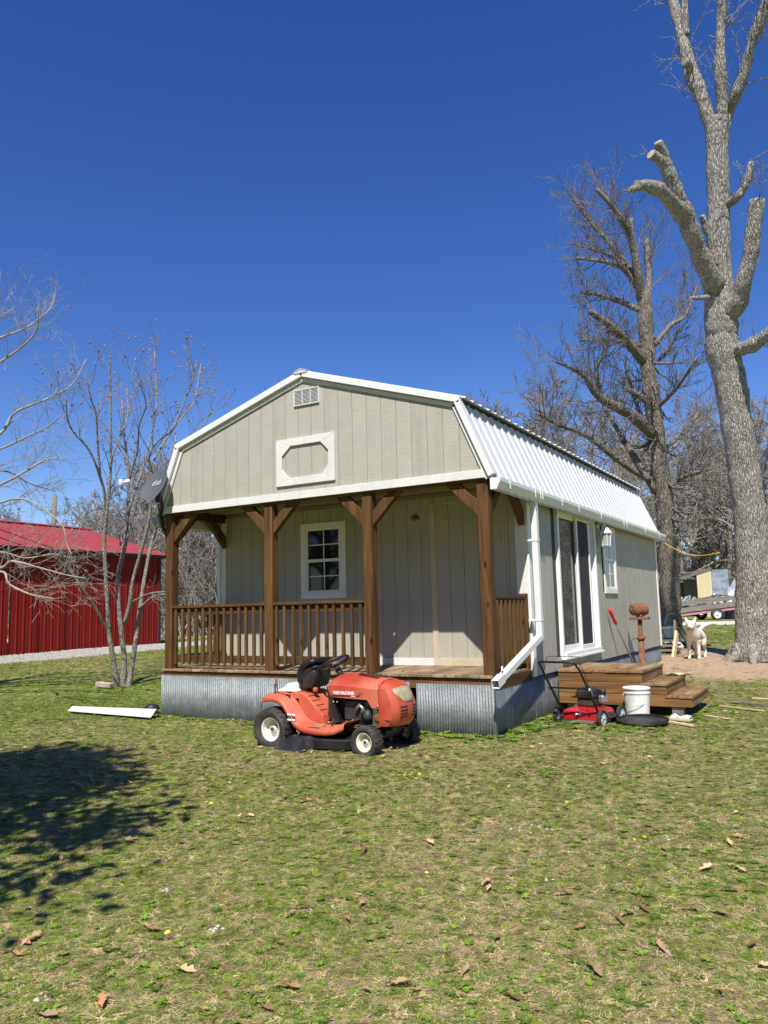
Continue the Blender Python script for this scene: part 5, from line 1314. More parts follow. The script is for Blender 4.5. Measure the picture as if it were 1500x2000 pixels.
SB(MB().bx(-1.0, 1.15, 2.4, 2.5, 0, 2.6), 'back_wall', 'far_wall')
rp = [gpt(px, 1300, 37) for px in (0,)]
# vehicles and a mailbox-like clutter seen through the porch
vz = at(405, 1195, 40)
vr = Vector((CR[0], CR[1], 0)).normalized()
ca = thing('parked_trailer', 'red and white boat trailer far behind the porch railing', 'trailer', (vz[0], vz[1], TZ), math.atan2(vr.y, vr.x), world=False)
MB().loft([[(x, -.7, z) for x, z in ((-1.6, .55), (1.2, .55), (1.6, 1.0), (-1.6, 1.0))], [(x, .7, z) for x, z in ((-1.6, .55), (1.2, .55), (1.6, 1.0), (-1.6, 1.0))]], cap=True, smooth=False).build('hull', 'barn_red', ca, local=True, bevel=.05)
MB().bx(.2, 1.9, -.72, .72, 1.002, 1.35).build('deck', 'white_plastic', ca, local=True, bevel=.1)
for sy in (-1, 1):
    M = Matrix.Translation((.3, sy * .8, .3)) @ Matrix.Rotation(math.pi / 2 * (1 if sy < 0 else -1), 4, 'X')
    w_ = MB().lathe([(.20, -.08), (.27, -.08), (.30, -.05), (.30, .05), (.27, .08), (.20, .08)], 24, M, closed=True).build('wheel', 'rubber', ca, local=True)
    MB().lathe([(.205, .07), (.18, .03), (.0001, .04)], 20, M).build('rim', 'white_ink', w_, local=True)
MB().bx(-2.6, 1.0, -.4, -.34, .40, .48).bx(-2.6, 1.0, .34, .4, .40, .48).build('frame', 'steel', ca, local=True)

# ================================================================== TREES
def spline(P_, n):
    P_ = np.asarray(P_, float)
    if len(P_) < 3:
        t = np.linspace(0, 1, n)[:, None]; return P_[0] * (1 - t) + P_[-1] * t
    Q = np.vstack([2 * P_[0] - P_[1], P_, 2 * P_[-1] - P_[-2]]); out = []
    m_ = len(P_) - 1
    for u in np.linspace(0, m_ - 1e-6, n):
        i = int(u); t = u - i; p0_, p1_, p2_, p3_ = Q[i:i + 4]
        out.append(.5 * ((2 * p1_) + (-p0_ + p2_) * t + (2 * p0_ - 5 * p1_ + 4 * p2_ - p3_) * t * t + (-p0_ + 3 * p1_ - 3 * p2_ + p3_) * t ** 3))
    return np.array(out)
def unit(v): return v / (np.linalg.norm(v) + 1e-9)
def grow(mb, p, d, L, r, lvl, cfg, rng, tips=None):
    seg = max(3, min(7, int(L / cfg['seg']) + 2)); pts = [np.array(p, float)]; d = unit(np.array(d, float))
    for i in range(seg):
        d = unit(d + rng.normal(0, cfg['wob'], 3) + np.array([0, 0, cfg['up']]))
        pts.append(pts[-1] + d * L / seg)
    rad = [max(r * (1 - .72 * i / seg), cfg['rmin']) for i in range(seg + 1)]
    mb.tube(pts, rad, 5 if r > .03 else (4 if r > .012 else 3), cap=False)
    if tips is not None and lvl >= cfg['max'] - 1: tips.append((pts[-1], d))
    if lvl < cfg['max']:
        for _ in range(cfg['n'][lvl]):
            t = rng.uniform(.22, 1.0); i = min(int(t * seg), seg - 1); f = t * seg - i
            q_ = pts[i] * (1 - f) + pts[i + 1] * f; tg = unit(pts[i + 1] - pts[i])
            pr_ = unit(np.cross(tg, rng.normal(0, 1, 3))); an = rng.uniform(.45, 1.0)
            grow(mb, q_, tg * math.cos(an) + pr_ * math.sin(an), L * cfg['ratio'] * rng.uniform(.55, 1.15) * (1.15 - .45 * t), max(rad[i] * .58, cfg['rmin']), lvl + 1, cfg, rng, tips)
def sprout(mb, pts, rad, n, L, cfg, rng, t0=.3, tips=None, lvl=1):
    m_ = len(pts)
    for _ in range(n):
        t = rng.uniform(t0, 1.0); i = min(int(t * (m_ - 1)), m_ - 2)
        tg = unit(pts[i + 1] - pts[i]); pr_ = unit(np.cross(tg, rng.normal(0, 1, 3))); an = rng.uniform(.35, 1.0)
        grow(mb, pts[i], tg * math.cos(an) + pr_ * math.sin(an) + np.array([0, 0, .15]), L * rng.uniform(.5, 1.2), min(rad[i] * .5, .05), lvl, cfg, rng, tips)
def limb(mb, px, depth, n=None, sides=10, jit=.05, dz=None, caps=True, knob=.12):
    """px: (x, y, width) as measured; depth may drift along the limb. returns points and radii"""
    m_ = len(px); n = n or m_ * 4
    dd_ = [depth + (dz[i] if dz is not None else 0) for i in range(m_)]
    P_ = np.array([at(a, b2, d_) for (a, b2, w_), d_ in zip(px, dd_)])
    R_ = np.array([w_ / 2 / FPX * d_ for (a, b2, w_), d_ in zip(px, dd_)])
    pts = spline(P_, n); rad = np.interp(np.linspace(0, m_ - 1, n), range(m_), R_)
    ph = rngT.uniform(0, 6.28, 3); u_ = np.arange(n) / max(n, 1) * m_
    rad = rad * (1 + knob * (np.sin(u_ * 2.3 + ph[0]) * .5 + np.sin(u_ * 5.1 + ph[1]) * .35 + np.sin(u_ * 9.7 + ph[2]) * .2))
    pts = pts + knob * .35 * rad[:, None] * np.stack([np.sin(u_ * 3.7 + ph[1]), np.cos(u_ * 3.1 + ph[2]), 0 * u_], -1)
    mb.tube(pts, rad, sides, cap=caps, jit=jit)
    return pts, rad
rngT = np.random.default_rng(5)
CF = dict(seg=.28, wob=.20, up=.03, rmin=.0045, ratio=.60, n=[5, 5, 4, 0], max=3)
# ---- big pollarded oak
DB_ = 15.35
root = gpt(1472, 1290, DB_)
oak = thing('oak_tree', 'massive pale-barked oak with sawn-off limbs beside the white dog', 'tree', (root.x, root.y, float(gz(root.x, root.y))))
mb = MB(); cr = MB()
tpx = [(1478, 1312, 104), (1476, 1288, 90), (1474, 1260, 80), (1474, 1200, 74), (1473, 1130, 70), (1467, 1040, 66), (1459, 960, 61), (1450, 905, 58), (1438, 820, 60), (1424, 735, 60), (1411, 680, 66), (1410, 640, 62), (1406, 590, 62), (1404, 510, 48), (1403, 390, 41), (1401, 300, 43), (1401, 255, 46), (1403, 232, 40)]
limb(mb, [(a, b2, w_ * .95) for a, b2, w_ in tpx], DB_, 130, 30, .04, knob=.05)
ends = []
def olimb(px, dz, tw=8, L=.7, cut=False):
    p_, r_ = limb(cr, px, DB_, len(px) * 7, 16, .055, dz, knob=.16)
    sprout(cr, p_, np.minimum(r_, .028), tw, L, dict(CF, n=[3, 3, 2, 0], rmin=.0035, wob=.25), rngT, .2)
    if cut:
        d_ = p_[-1] - p_[-2]; ends.append((p_[-1], unit(d_), r_[-1]))
olimb([(1398, 268, 30), (1386, 238, 27), (1366, 180, 25), (1346, 128, 27), (1328, 55, 19), (1312, -5, 17), (1300, -60, 12)], [0, 0, .1, .25, .4, .6, .8], 14, 1.1)
olimb([(1340, 70, 14), (1337, 20, 12), (1338, -40, 9)], [.3, .3, .3], 5, .7)
olimb([(1352, 140, 16), (1342, 124, 15), (1336, 122, 14)], [.2, .0, -.1], 2, .5, True)
olimb([(1404, 262, 26), (1410, 225, 21), (1407, 150, 20), (1407, 60, 18), (1411, -10, 16), (1413, -70, 10)], [0, -.05, -.15, -.2, -.2, -.2], 10, .9)
olimb([(1411, 258, 24), (1421, 222, 23), (1441, 178, 21), (1460, 118, 18), (1477, 52, 17), (1500, 0, 15), (1520, -60, 9)], [0, .05, -.2, -.4, -.6, -.7, -.9], 14, 1.1)
olimb([(1470, 70, 12), (1485, 62, 10), (1498, 20, 9)], [-.5, -.7, -.9], 4, .7)
olimb([(1402, 590, 38), (1387, 540, 37), (1366, 495, 36), (1350, 452, 33), (1338, 415, 30), (1326, 385, 27), (1309, 345, 25), (1296, 305, 22), (1286, 277, 18)], [0, -.25, -.5, -.75, -.9, -1.05, -1.15, -1.25, -1.35], 5, .5, True)
olimb([(1302, 325, 20), (1283, 308, 20), (1271, 301, 19)], [-1.2, -1.3, -1.35], 1, .4, True)
olimb([(1340, 428, 32), (1325, 410, 30), (1306, 388, 28), (1280, 368, 25), (1258, 362, 21), (1244, 362, 18)], [-.8, -1.05, -1.3, -1.6, -1.8, -1.9], 5, .5, True)
olimb([(1252, 364, 14), (1240, 369, 13), (1229, 371, 11)], [-1.85, -1.95, -2.0], 1, .3, True)
olimb([(1396, 520, 16), (1386, 470, 13), (1377, 440, 12), (1371, 421, 11)], [-.4, -.5, -.55, -.6], 1, .3, True)
olimb([(1410, 405, 22), (1426, 396, 16), (1444, 381, 15), (1460, 350, 14), (1467, 318, 11)], [0, -.2, -.4, -.5, -.5], 9, .75, True)
olimb([(1418, 620, 46), (1440, 585, 36), (1458, 530, 31), (1470, 465, 28), (1478, 390, 28)], [0, -.35, -.6, -.75, -.85], 4, .5, True)
olimb([(1425, 697, 34), (1446, 682, 27), (1472, 673, 26), (1500, 652, 25), (1540, 620, 18)], [0, -.3, -.7, -1.0, -1.3], 4, .5)
olimb([(1384, 580, 12), (1364, 582, 8), (1349, 582, 6)], [-.2, -.4, -.5], 1, .3, True)
mb.build('trunk', 'bark_big', oak); cr.build('limbs', 'bark_big', oak)
for p_, d_, r_ in ends:
    M = Matrix.Translation(Vector(p_) + Vector(d_) * .004) @ Vector(d_).to_track_quat('Z', 'Y').to_matrix().to_4x4()
    MB().lathe([(.0001, .006), (r_ * .9, .0)], 12, M).build('sawn_end', 'cut_wood', oak)
for a in range(7):   # root flare
    an = a * .9 + .3; b0 = Vector((root.x, root.y, float(gz(root.x, root.y))))
    q0 = b0 + Vector((math.cos(an) * .28, math.sin(an) * .28, .30)); q1 = b0 + Vector((math.cos(an) * .42, math.sin(an) * .42, .08)); q2 = b0 + Vector((math.cos(an) * .68, math.sin(an) * .68, -.08))
    MB().tube(spline([q0, q1, q2], 7), [.12, .115, .105, .09, .075, .055, .03], 9, jit=.08).build('root', 'bark_big', oak)
# ---- second oak
D2 = 21.9
r2 = gpt(1310, 1250, D2)
oak2 = thing('oak_tree', 'dark-barked pollarded oak with bushy twigs behind the cabin corner', 'tree', (r2.x, r2.y, float(gz(r2.x, r2.y))))
mb = MB(); cr = MB(); tw2 = MB()
limb(mb, [(1312, 1268, 62), (1311, 1245, 50), (1310, 1200, 42), (1308, 1150, 38), (1304, 1070, 36), (1299, 1000, 34), (1290, 910, 31), (1283, 850, 30), (1275, 790, 30), (1267, 730, 28), (1263, 670, 28), (1260, 610, 27), (1257, 570, 24)], D2, 70, 18, .045)
C2 = dict(CF, seg=.35, n=[4, 4, 4, 0], rmin=.0052, wob=.2, up=.06)
def l2(px, dz, tw, L, t0=.25):
    p_, r_ = limb(cr, px, D2, None, 8, .06, dz); sprout(tw2, p_, np.minimum(r_, .030), int(tw * 1.2), L * .85, C2, rngT, t0)
lin = lambda n_, e: list(np.linspace(0, e, n_))
l2([(1253, 585, 18), (1246, 540, 16), (1233, 465, 14), (1218, 435, 12), (1197, 405, 10), (1165, 369, 8)], lin(6, -1.2), 16, 1.5)
l2([(1236, 480, 10), (1233, 450, 9), (1233, 428, 8)], lin(3, .2), 4, 1.1)
l2([(1240, 540, 12), (1212, 501, 11), (1176, 459, 9), (1152, 429, 8), (1128, 396, 5)], lin(5, .8), 16, 1.5)
l2([(1243, 560, 12), (1218, 525, 10), (1191, 513, 8), (1125, 504, 6)], lin(4, -1.0), 12, 1.4)
l2([(1222, 518, 8), (1185, 495, 7), (1122, 477, 5)], lin(3, .6), 10, 1.3)
l2([(1263, 600, 18), (1267, 540, 13), (1263, 468, 11)], lin(3, .6), 12, 1.6)
l2([(1252, 606, 14), (1212, 589, 11), (1170, 575, 9), (1135, 570, 7)], lin(4, 1.0), 12, 1.4)
l2([(1258, 705, 20), (1227, 670, 17), (1194, 637, 14), (1152, 608, 11)], lin(4, -1.3), 14, 1.6)
l2([(1256, 675, 12), (1218, 667, 9), (1135, 664, 7)], lin(3, .8), 10, 1.5)
l2([(1275, 678, 11), (1308, 637, 9), (1338, 616, 7), (1362, 560, 5)], lin(4, 1.2), 14, 1.7)
l2([(1277, 850, 26), (1242, 817, 22), (1212, 799, 20), (1170, 775, 17), (1140, 733, 10), (1086, 706, 6)], lin(6, -1.8), 22, 1.9)
l2([(1175, 778, 8), (1165, 720, 7), (1182, 690, 5), (1190, 640, 4)], lin(4, -.4), 10, 1.5)
l2([(1264, 784, 13), (1240, 768, 11), (1218, 757, 9)], lin(3, -.4), 6, 1.2)
l2([(1282, 962, 14), (1230, 880, 11), (1209, 844, 10), (1179, 790, 7), (1170, 740, 4)], lin(5, 1.5), 16, 1.9)
l2([(1268, 938, 13), (1218, 907, 12), (1149, 853, 10), (1089, 829, 7), (1050, 808, 5)], lin(5, -1.8), 20, 1.9)
l2([(1284, 900, 10), (1262, 840, 9), (1240, 780, 7), (1218, 700, 5)], lin(4, 1.9), 14, 1.8)
l2([(1290, 880, 10), (1330, 850, 8), (1370, 800, 5)], lin(3, 1.6), 16, 1.8)
l2([(1296, 960, 9), (1340, 930, 7), (1390, 915, 5)], lin(3, -1.0), 14, 1.6)
l2([(1280, 800, 8), (1320, 760, 7), (1360, 700, 4)], lin(3, -1.6), 16, 1.8)
l2([(1268, 720, 8), (1300, 690, 6), (1330, 640, 4)], lin(3, 1.6), 12, 1.6)
# small epicormic tufts on the trunk
tp2 = [at(a, b2, D2) for a, b2 in ((1262, 650), (1272, 760), (1285, 870), (1295, 960), (1302, 1040), (1306, 1120))]
sprout(tw2, spline(tp2, 40), [.25] * 40, 46, .9, dict(C2, n=[3, 3, 2, 0]), rngT, 0)
mb.build('trunk', 'bark_mid', oak2); cr.build('limbs', 'bark_mid', oak2); tw2.build('crown', 'twig_oak', oak2, fixn=False)
# ---- young multi-stemmed tree with fat buds
DY = 13.95
ry = gpt(238, 1338, DY)
yt = thing('young_tree', 'slender multi-stemmed bare tree with fat buds before the barn', 'tree', (ry.x, ry.y, float(gz(ry.x, ry.y))))
mb = MB(); cr = MB(); tips = []
CY = dict(seg=.22, wob=.11, up=.10, rmin=.0035, ratio=.62, n=[3, 3, 2, 0], max=2)
def ly(px, e, tw, L, t0=.45, main=False):
    p_, r_ = limb(mb if main else cr, px, DY, None, 9 if main else 7, .03, lin(len(px), e)); sprout(cr, p_, r_, tw, L, CY, rngT, t0, tips)
    tips.append((p_[-1], unit(p_[-1] - p_[-2])))
ly([(232, 1348, 15), (228, 1332, 12), (220, 1285, 10), (213, 1231, 9), (208, 1150, 8), (205, 1096, 7.5), (204, 1042, 7), (213, 961, 6), (216, 905, 5), (217, 824, 4), (215, 736, 3), (215, 701, 2.5)], -.5, 12, .8, .5, True)
ly([(213, 1236, 6), (188, 1190, 5.5), (162, 1150, 5), (127, 1099, 4), (121, 1080, 3)], -.9, 7, .6)
ly([(240, 1348, 16), (240, 1332, 13), (242, 1285, 11), (235, 1217, 10), (230, 1163, 9), (231, 1123, 9), (243, 1069, 8), (250, 1015, 7), (251, 947, 6), (249, 900, 5), (243, 850, 4), (238, 780, 3)], .4, 14, .9, .5, True)
ly([(249, 1348, 14), (252, 1332, 11), (262, 1271, 10), (270, 1217, 9), (279, 1150, 8), (286, 1109, 7), (294, 1069, 6.5), (302, 1042, 6), (318, 980, 5), (330, 920, 4), (345, 850, 3)], .8, 14, .9, .5, True)
ly([(242, 1218, 8), (254, 1177, 8), (259, 1136, 7.5), (270, 1096, 7), (281, 1055, 6.5), (292, 1010, 6), (296, 950, 5), (290, 897, 4.5), (310, 860, 4), (337, 839, 4), (361, 783, 3.2), (375, 745, 2.8), (383, 710, 2.2)], -.4, 14, .9, .4)
ly([(204, 1040, 6), (205, 971, 5.5), (192, 921, 5), (173, 877, 4.5), (144, 844, 4), (132, 818, 3), (129, 777, 2.4)], -1.0, 8, .7)
ly([(196, 930, 4.5), (190, 860, 4), (188, 809, 3.5), (178, 780, 3), (170, 742, 2.4)], -.5, 6, .6)
ly([(250, 1000, 6), (270, 940, 5), (282, 903, 4.5), (296, 847, 4), (306, 789, 3.4), (304, 735, 3), (302, 686, 2.3)], .9, 10, .8)
ly([(300, 900, 4), (320, 865, 3.8), (350, 822, 3.5), (378, 786, 3), (386, 750, 2.6), (392, 715, 2.2)], 1.1, 9, .8)
ly([(252, 940, 4), (268, 880, 3.6), (272, 830, 3.2), (285, 790, 2.5), (270, 740, 2)], -.9, 8, .8)
ly([(216, 900, 4), (236, 850, 3.4), (250, 810, 3), (248, 760, 2.2)], .5, 6, .7)
ly([(330, 920, 3.6), (362, 880, 3.2), (392, 835, 2.8), (420, 795, 2)], .8, 8, .7)
ly([(270, 1190, 4), (300, 1165, 3.4), (330, 1160, 2.6)], -.5, 4, .5)
ly([(258, 1176, 4.4), (290, 1160, 3.8), (322, 1156, 3)], -1.2, 3, .5)
mb.build('trunk', 'bark_smooth', yt); cr.build('crown', 'bark_smooth', yt)
bd = MB()
for p_, d_ in tips[::2]:
    M = Matrix.Translation(Vector(p_)) @ Vector(d_).to_track_quat('Z', 'Y').to_matrix().to_4x4()
    s_ = rngT.uniform(.55, 1.0)
    bd.lathe([(.0001, -.01), (.014 * s_, .0), (.020 * s_, .022 * s_), (.012 * s_, .05 * s_), (.0001, .065 * s_)], 5, M)
bo = bd.build('buds', 'bud', yt); bo['kind'] = 'stuff'
# ---- tree past the left edge whose boughs reach into view
DL = 12.6
rl = gpt(-215, 1385, DL)
lt = thing('spreading_tree', 'grey tree whose thin bare boughs sweep across the barn', 'tree', (rl.x, rl.y, float(gz(rl.x, rl.y))))
mb = MB(); cr = MB(); tips = []
limb(mb, [(-215, 1400, 60), (-213, 1360, 44), (-205, 1200, 38), (-195, 1050, 34), (-200, 900, 28), (-190, 760, 20), (-185, 640, 12), (-180, 520, 6)], DL, 40, 14, .04)
CL = dict(seg=.20, wob=.15, up=.03, rmin=.0024, ratio=.6, n=[4, 3, 2, 0], max=3)
def ll(px, e, tw=12, L=.8, t0=.35):
    px = [(a, b2, w_ * .72) for a, b2, w_ in px]
    p_, r_ = limb(cr, px, DL, None, 7, .03, lin(len(px), e)); sprout(cr, p_, r_ * .8, tw, L, CL, rngT, t0, tips, 1)
ll([(-195, 960, 16), (-80, 880, 11), (0, 847, 8), (29, 806, 7), (94, 778, 5.5), (141, 751, 4), (168, 702, 2.5)], .8)
ll([(-195, 820, 13), (-90, 760, 9), (0, 707, 7), (50, 671, 5), (73, 639, 4), (75, 600, 2.4)], -.6)
ll([(-190, 760, 12), (-90, 700, 8), (0, 660, 6), (53, 639, 4.5), (97, 604, 3.4), (107, 574, 2.2)], .9)
ll([(-195, 990, 13), (-80, 905, 9), (0, 877, 6), (47, 856, 5), (90, 835, 4), (120, 812, 2.5)], -1.0)
ll([(-198, 1060, 14), (-90, 985, 10), (0, 947, 7), (59, 915, 6), (85, 900, 4.5), (113, 894, 3)], .5)
ll([(-200, 1090, 13), (-90, 1010, 9), (0, 982, 6.5), (29, 974, 6), (59, 979, 5.5), (98, 1003, 5), (123, 1029, 4.5), (130, 1062, 3.6), (140, 1082, 2.6)], -.7, 14)
ll([(-205, 1180, 14), (-90, 1128, 10), (0, 1110, 7), (24, 1096, 6.5), (81, 1110, 5), (130, 1123, 3.6), (170, 1130, 2.4)], -.9, 14)
ll([(-205, 1200, 12), (-90, 1140, 9), (0, 1116, 6.5), (16, 1139, 6), (40, 1153, 5.5), (67, 1163, 4.5), (105, 1169, 2.6)], -1.5, 12)
ll([(-203, 1130, 12), (-90, 1080, 9), (0, 1078, 6), (50, 1090, 4.6), (110, 1082, 3.4), (150, 1098, 2.2)], .9, 14)
ll([(-195, 1000, 10), (-60, 930, 7), (10, 920, 5), (60, 945, 3.6), (110, 960, 2.4)], 1.3, 14)
ll([(-190, 700, 9), (-80, 640, 6), (-10, 625, 4), (30, 600, 2.4)], -.3, 10)
mb.build('trunk', 'bark_smooth', lt); cr.build('crown', 'twig_pale', lt)
# ---- bare woodland: a few grown trees, copied
def bare_tree(h, seed, cfg, nl=9, r0=.2, mt=('bark_mid', 'twig')):
    rng = np.random.default_rng(seed); tb = MB(); cb = MB()
    base = np.array([0., 0, -.1]); pts = [base]; d = np.array([0, 0, 1.])
    for i in range(8):
        d = unit(d + rng.normal(0, .07, 3) + np.array([0, 0, .1])); pts.append(pts[-1] + d * h * .8 / 8)
    rad = [r0 * (1.25 if i == 0 else 1 - .8 * i / 8) for i in range(9)]
    pts = np.array(pts); tb.tube(pts, rad, 7, cap=False)
    for k in range(nl):
        t = .25 + .73 * k / nl + rng.uniform(-.03, .03); i = min(int(t * 8), 7); q_ = pts[i] + (pts[i + 1] - pts[i]) * (t * 8 - i)
        an = rng.uniform(0, 6.28); el = rng.uniform(.15, .9) + .5 * t
        dr_ = np.array([math.cos(an) * math.cos(el), math.sin(an) * math.cos(el), math.sin(el)])
        grow(cb, q_, dr_, h * rng.uniform(.30, .46) * (1.15 - .55 * t), rad[i] * .55, 0, cfg, rng)
    a_ = bpy.data.meshes.new('x')
    return tb, cb
CB = dict(seg=.9, wob=.19, up=.05, rmin=.017, ratio=.58, n=[6, 5, 4, 0], max=3)
protos = []
for k, (h, nl) in enumerate(((13, 10), (14.5, 11), (11.5, 10), (9, 9), (15, 12))):
    tb, cb = bare_tree(h, 40 + k, CB, nl, .16 + .012 * h / 2)
    t1 = tb.mesh('trunk'); t1.materials.append(MAT['bark_mid']); c1_ = cb.mesh('crown'); c1_.materials.append(MAT['twig'] if k % 2 else MAT['twig_grey'])
    protos.append((t1, c1_, h))
def plant(px, dep, k, hgt, lab, grp):
    t1, c1_, h = protos[k]; p_ = at(px, 1190, dep); s_ = hgt / h
    o = bpy.data.objects.new('bare_tree', None); COL.objects.link(o); o.location = (p_[0], p_[1], float(gz(p_[0], p_[1])) - .05); o.rotation_euler = (0, 0, random.uniform(0, 6.28)); o.scale = (s_, s_, s_)
    tag(o, lab, 'tree', grp)
    for nm, m_ in (('trunk', t1), ('crown', c1_)):
        c = bpy.data.objects.new(nm, m_); COL.objects.link(c); c.parent = o
G1, G2, G3 = 'bare trees beyond the road', 'bare trees behind the red barn', 'bare trees behind the porch'
G5 = 'bare trees close behind the cabin'
LBL = {G1: 'bare grey-brown woodland tree beyond the road behind the cabin', G2: 'leafless woodland tree behind the red barn', G3: 'leafless tree in the thicket seen past the porch'}
for px, dep, k, h in ((960, 60, 0, 16.0), (905, 66, 2, 14.5), (1010, 58, 1, 16.5), (1060, 64, 4, 18.0), (1115, 56, 0, 15), (1165, 62, 1, 16), (1210, 52, 2, 13.5), (1250, 66, 4, 17), (1335, 60, 0, 17), (1375, 68, 1, 19), (1420, 62, 4, 18), (1460, 56, 2, 15), (1500, 64, 0, 18), (1545, 60, 1, 17), (1350, 78, 2, 17), (1400, 80, 0, 18), (1300, 74, 1, 18), (1185, 76, 0, 15), (1440, 74, 4, 20), (860, 72, 3, 11), (930, 42, 0, 12.2), (985, 45, 2, 12.8), (1030, 40, 3, 12.2), (1085, 44, 1, 13.4), (1140, 41, 2, 12.0), (1390, 66, 3, 9), (1330, 70, 3, 10), (1450, 70, 3, 11)):
    if dep < 50: plant(px, dep, k, h, 'bare dark tree rising close behind the white metal roof', G5)
    else: plant(px, dep, k, h, LBL[G1], G1)
for px, dep, k, h in ((-60, 46, 0, 9), (20, 52, 3, 8.2), (150, 50, 2, 8.6), (190, 44, 3, 8.0), (230, 48, 0, 9.4), (268, 42, 2, 9.2), (300, 46, 1, 10.5), (110, 56, 1, 9), (-20, 58, 4, 10)):
    plant(px, dep, k, h, LBL[G2], G2)
for px, dep, k, h in ((330, 38, 3, 8.2), (352, 44, 0, 10.5), (378, 36, 2, 8.4), (402, 42, 1, 10.2), (428, 38, 3, 8.0), (452, 46, 4, 10), (315, 50, 1, 10.5), (390, 52, 4, 11.5)):
    plant(px, dep, k, h, LBL[G3], G3)
# twiggy undergrowth: one mass nobody could count
rng = np.random.default_rng(9)
def thicket(name, n, pxr, depr, hr, lab, mt, rmin=.012):
    cfg = dict(seg=.8, wob=.24, up=.03, rmin=rmin, ratio=.62, n=[4, 3, 0, 0], max=2); mb = MB()
    for _ in range(n):
        p_ = at(rng.uniform(*pxr), 1190, rng.uniform(*depr)); g = float(gz(p_[0], p_[1]))
        grow(mb, (p_[0], p_[1], g - .05), (rng.normal(0, .25), rng.normal(0, .25), 1), rng.uniform(*hr), .035, 0, cfg, rng)
    return tag(mb.build(name, mt, fixn=False), lab, 'thicket', kind='stuff')
thicket('thicket', 330, (290, 470), (33, 60), (2.5, 5.5), 'dense tangle of bare brush behind the porch', 'twig_grey')
thicket('thicket', 420, (1190, 1560), (62, 95), (3.5, 7.0), 'dense tangle of bare brush beyond the far house', 'twig')
thicket('thicket', 240, (-120, 290), (44, 62), (2.2, 4.2), 'tangle of bare brush behind the barn', 'twig_grey')
thicket('thicket', 240, (820, 1200), (70, 95), (4, 7), 'tangle of bare brush far behind the cabin', 'twig')
# greening shrub above the barn roof
lf = MB(); gp_ = at(58, 1190, 48)
for _ in range(2600):
    u = rng.normal(0, 1, 3); u = u / np.linalg.norm(u) * rng.uniform(.35, 1) ** .5
    c = np.array([gp_[0], gp_[1], 4.2]) + u * np.array([2.6, 2.6, 2.2]) * (1 + .15 * math.sin(5 * u[0] + 3 * u[2])); s_ = rng.uniform(.04, .09)
    a = rng.normal(0, 1, 3); a = unit(a); b2 = unit(np.cross(a, rng.normal(0, 1, 3)))
    lf.add([c - a * s_, c + b2 * s_ * .6, c + a * s_, c - b2 * s_ * .6], [(0, 1, 2, 3)])
gt = thing('budding_tree', 'small tree greening with young leaves behind the barn roof', 'tree', (gp_[0], gp_[1], float(gz(gp_[0], gp_[1]))))
MB().tube([(gp_[0], gp_[1], -.3), (gp_[0], gp_[1], 2), (gp_[0] + .1, gp_[1], 4.5)], [.16, .12, .05], 8).build('trunk', 'bark_mid', gt)
leafy('young_leaf', (.16, .19, .07), .3)
lf.build('crown', 'young_leaf', gt, fixn=False)
# cedar standing outside the view on the left: it shades the lawn
ce = thing('cedar_tree', 'dense dark cedar that shades the left side of the lawn', 'tree', (3.35, -8.0, float(gz(3.35, -8.0))))
MB().tube([(3.35, -8.0, -1.0), (3.35, -8.0, 2.0), (3.3, -8.0, 6.6)], [.20, .16, .03], 10).build('trunk', 'bark_mid', ce)
lf = MB(); 
CLUMPS = []
for _ in range(84):
    t = rng.uniform(0, 1); r_ = 2.25 * (1 - t) ** .7 + .15; an = rng.uniform(0, 6.28); q_ = r_ * rng.uniform(.25, 1) ** .5
    CLUMPS.append((3.35 + q_ * math.cos(an), -8.0 + q_ * math.sin(an), 1.9 + 4.9 * t))
for cx_, cy_, cz_ in CLUMPS:
    for _ in range(110):
        c = np.array([cx_, cy_, cz_]) + rng.normal(0, 1, 3) * np.array([.26, .26, .16]); s_ = rng.uniform(.05, .11)
        a = unit(rng.normal(0, 1, 3)); b2 = unit(np.cross(a, rng.normal(0, 1, 3)))
        lf.add([c - a * s_, c + b2 * s_ * .55, c + a * s_, c - b2 * s_ * .55], [(0, 1, 2, 3)])
ccr = lf.build('crown', 'cedar_green', ce, fixn=False)
# woods on the near side of the yard, behind the viewer: they show in the windows
G4 = 'bare trees on the near side of the yard'
for k, (dx, dy) in enumerate(((-16, -20), (-9, -24), (-2, -21), (6, -26), (13, -21), (19, -24), (25, -18), (-22, -14), (3, -33), (-12, -33), (17, -33), (30, -26), (-28, -22), (10, -38), (24, -36))):
    t1, c1_, h = protos[k % 5]; s_ = random.uniform(11, 14) / h
    o = bpy.data.objects.new('bare_tree', None); COL.objects.link(o); o.location = (8 + dx, -8 + dy, float(gz(8 + dx, -8 + dy)) - .05); o.rotation_euler = (0, 0, random.uniform(0, 6.28)); o.scale = (s_, s_, s_)
    tag(o, 'bare tree in the woods on the near side of the yard', 'tree', G4)
    for nm, m_ in (('trunk', t1), ('crown', c1_)):
        c = bpy.data.objects.new(nm, m_); COL.objects.link(c); c.parent = o

ctr = [c for c in ce.children if c.name.startswith('trunk')][0]
for k in range(15):  # unseen cedars added to block low sky and darken the porch
    an = math.radians(195 + k * 11.5); rr_ = random.uniform(17, 24); x_, y_ = 6 + rr_ * math.cos(an) * 1.25, -6 + rr_ * math.sin(an)
    s_ = random.uniform(1.15, 1.6)
    o = bpy.data.objects.new('cedar_tree', None); COL.objects.link(o); o.location = (x_, y_, float(gz(x_, y_))); o.rotation_euler = (0, 0, random.uniform(0, 6.28)); o.scale = (s_, s_, s_)
    tag(o, 'dark cedar added on the near side of the yard to dim the porch', 'tree', 'cedars added on the near side of the yard')
    for src in (ctr, ccr):
        c = bpy.data.objects.new(src.name.split('.')[0], src.data); COL.objects.link(c); c.parent = o
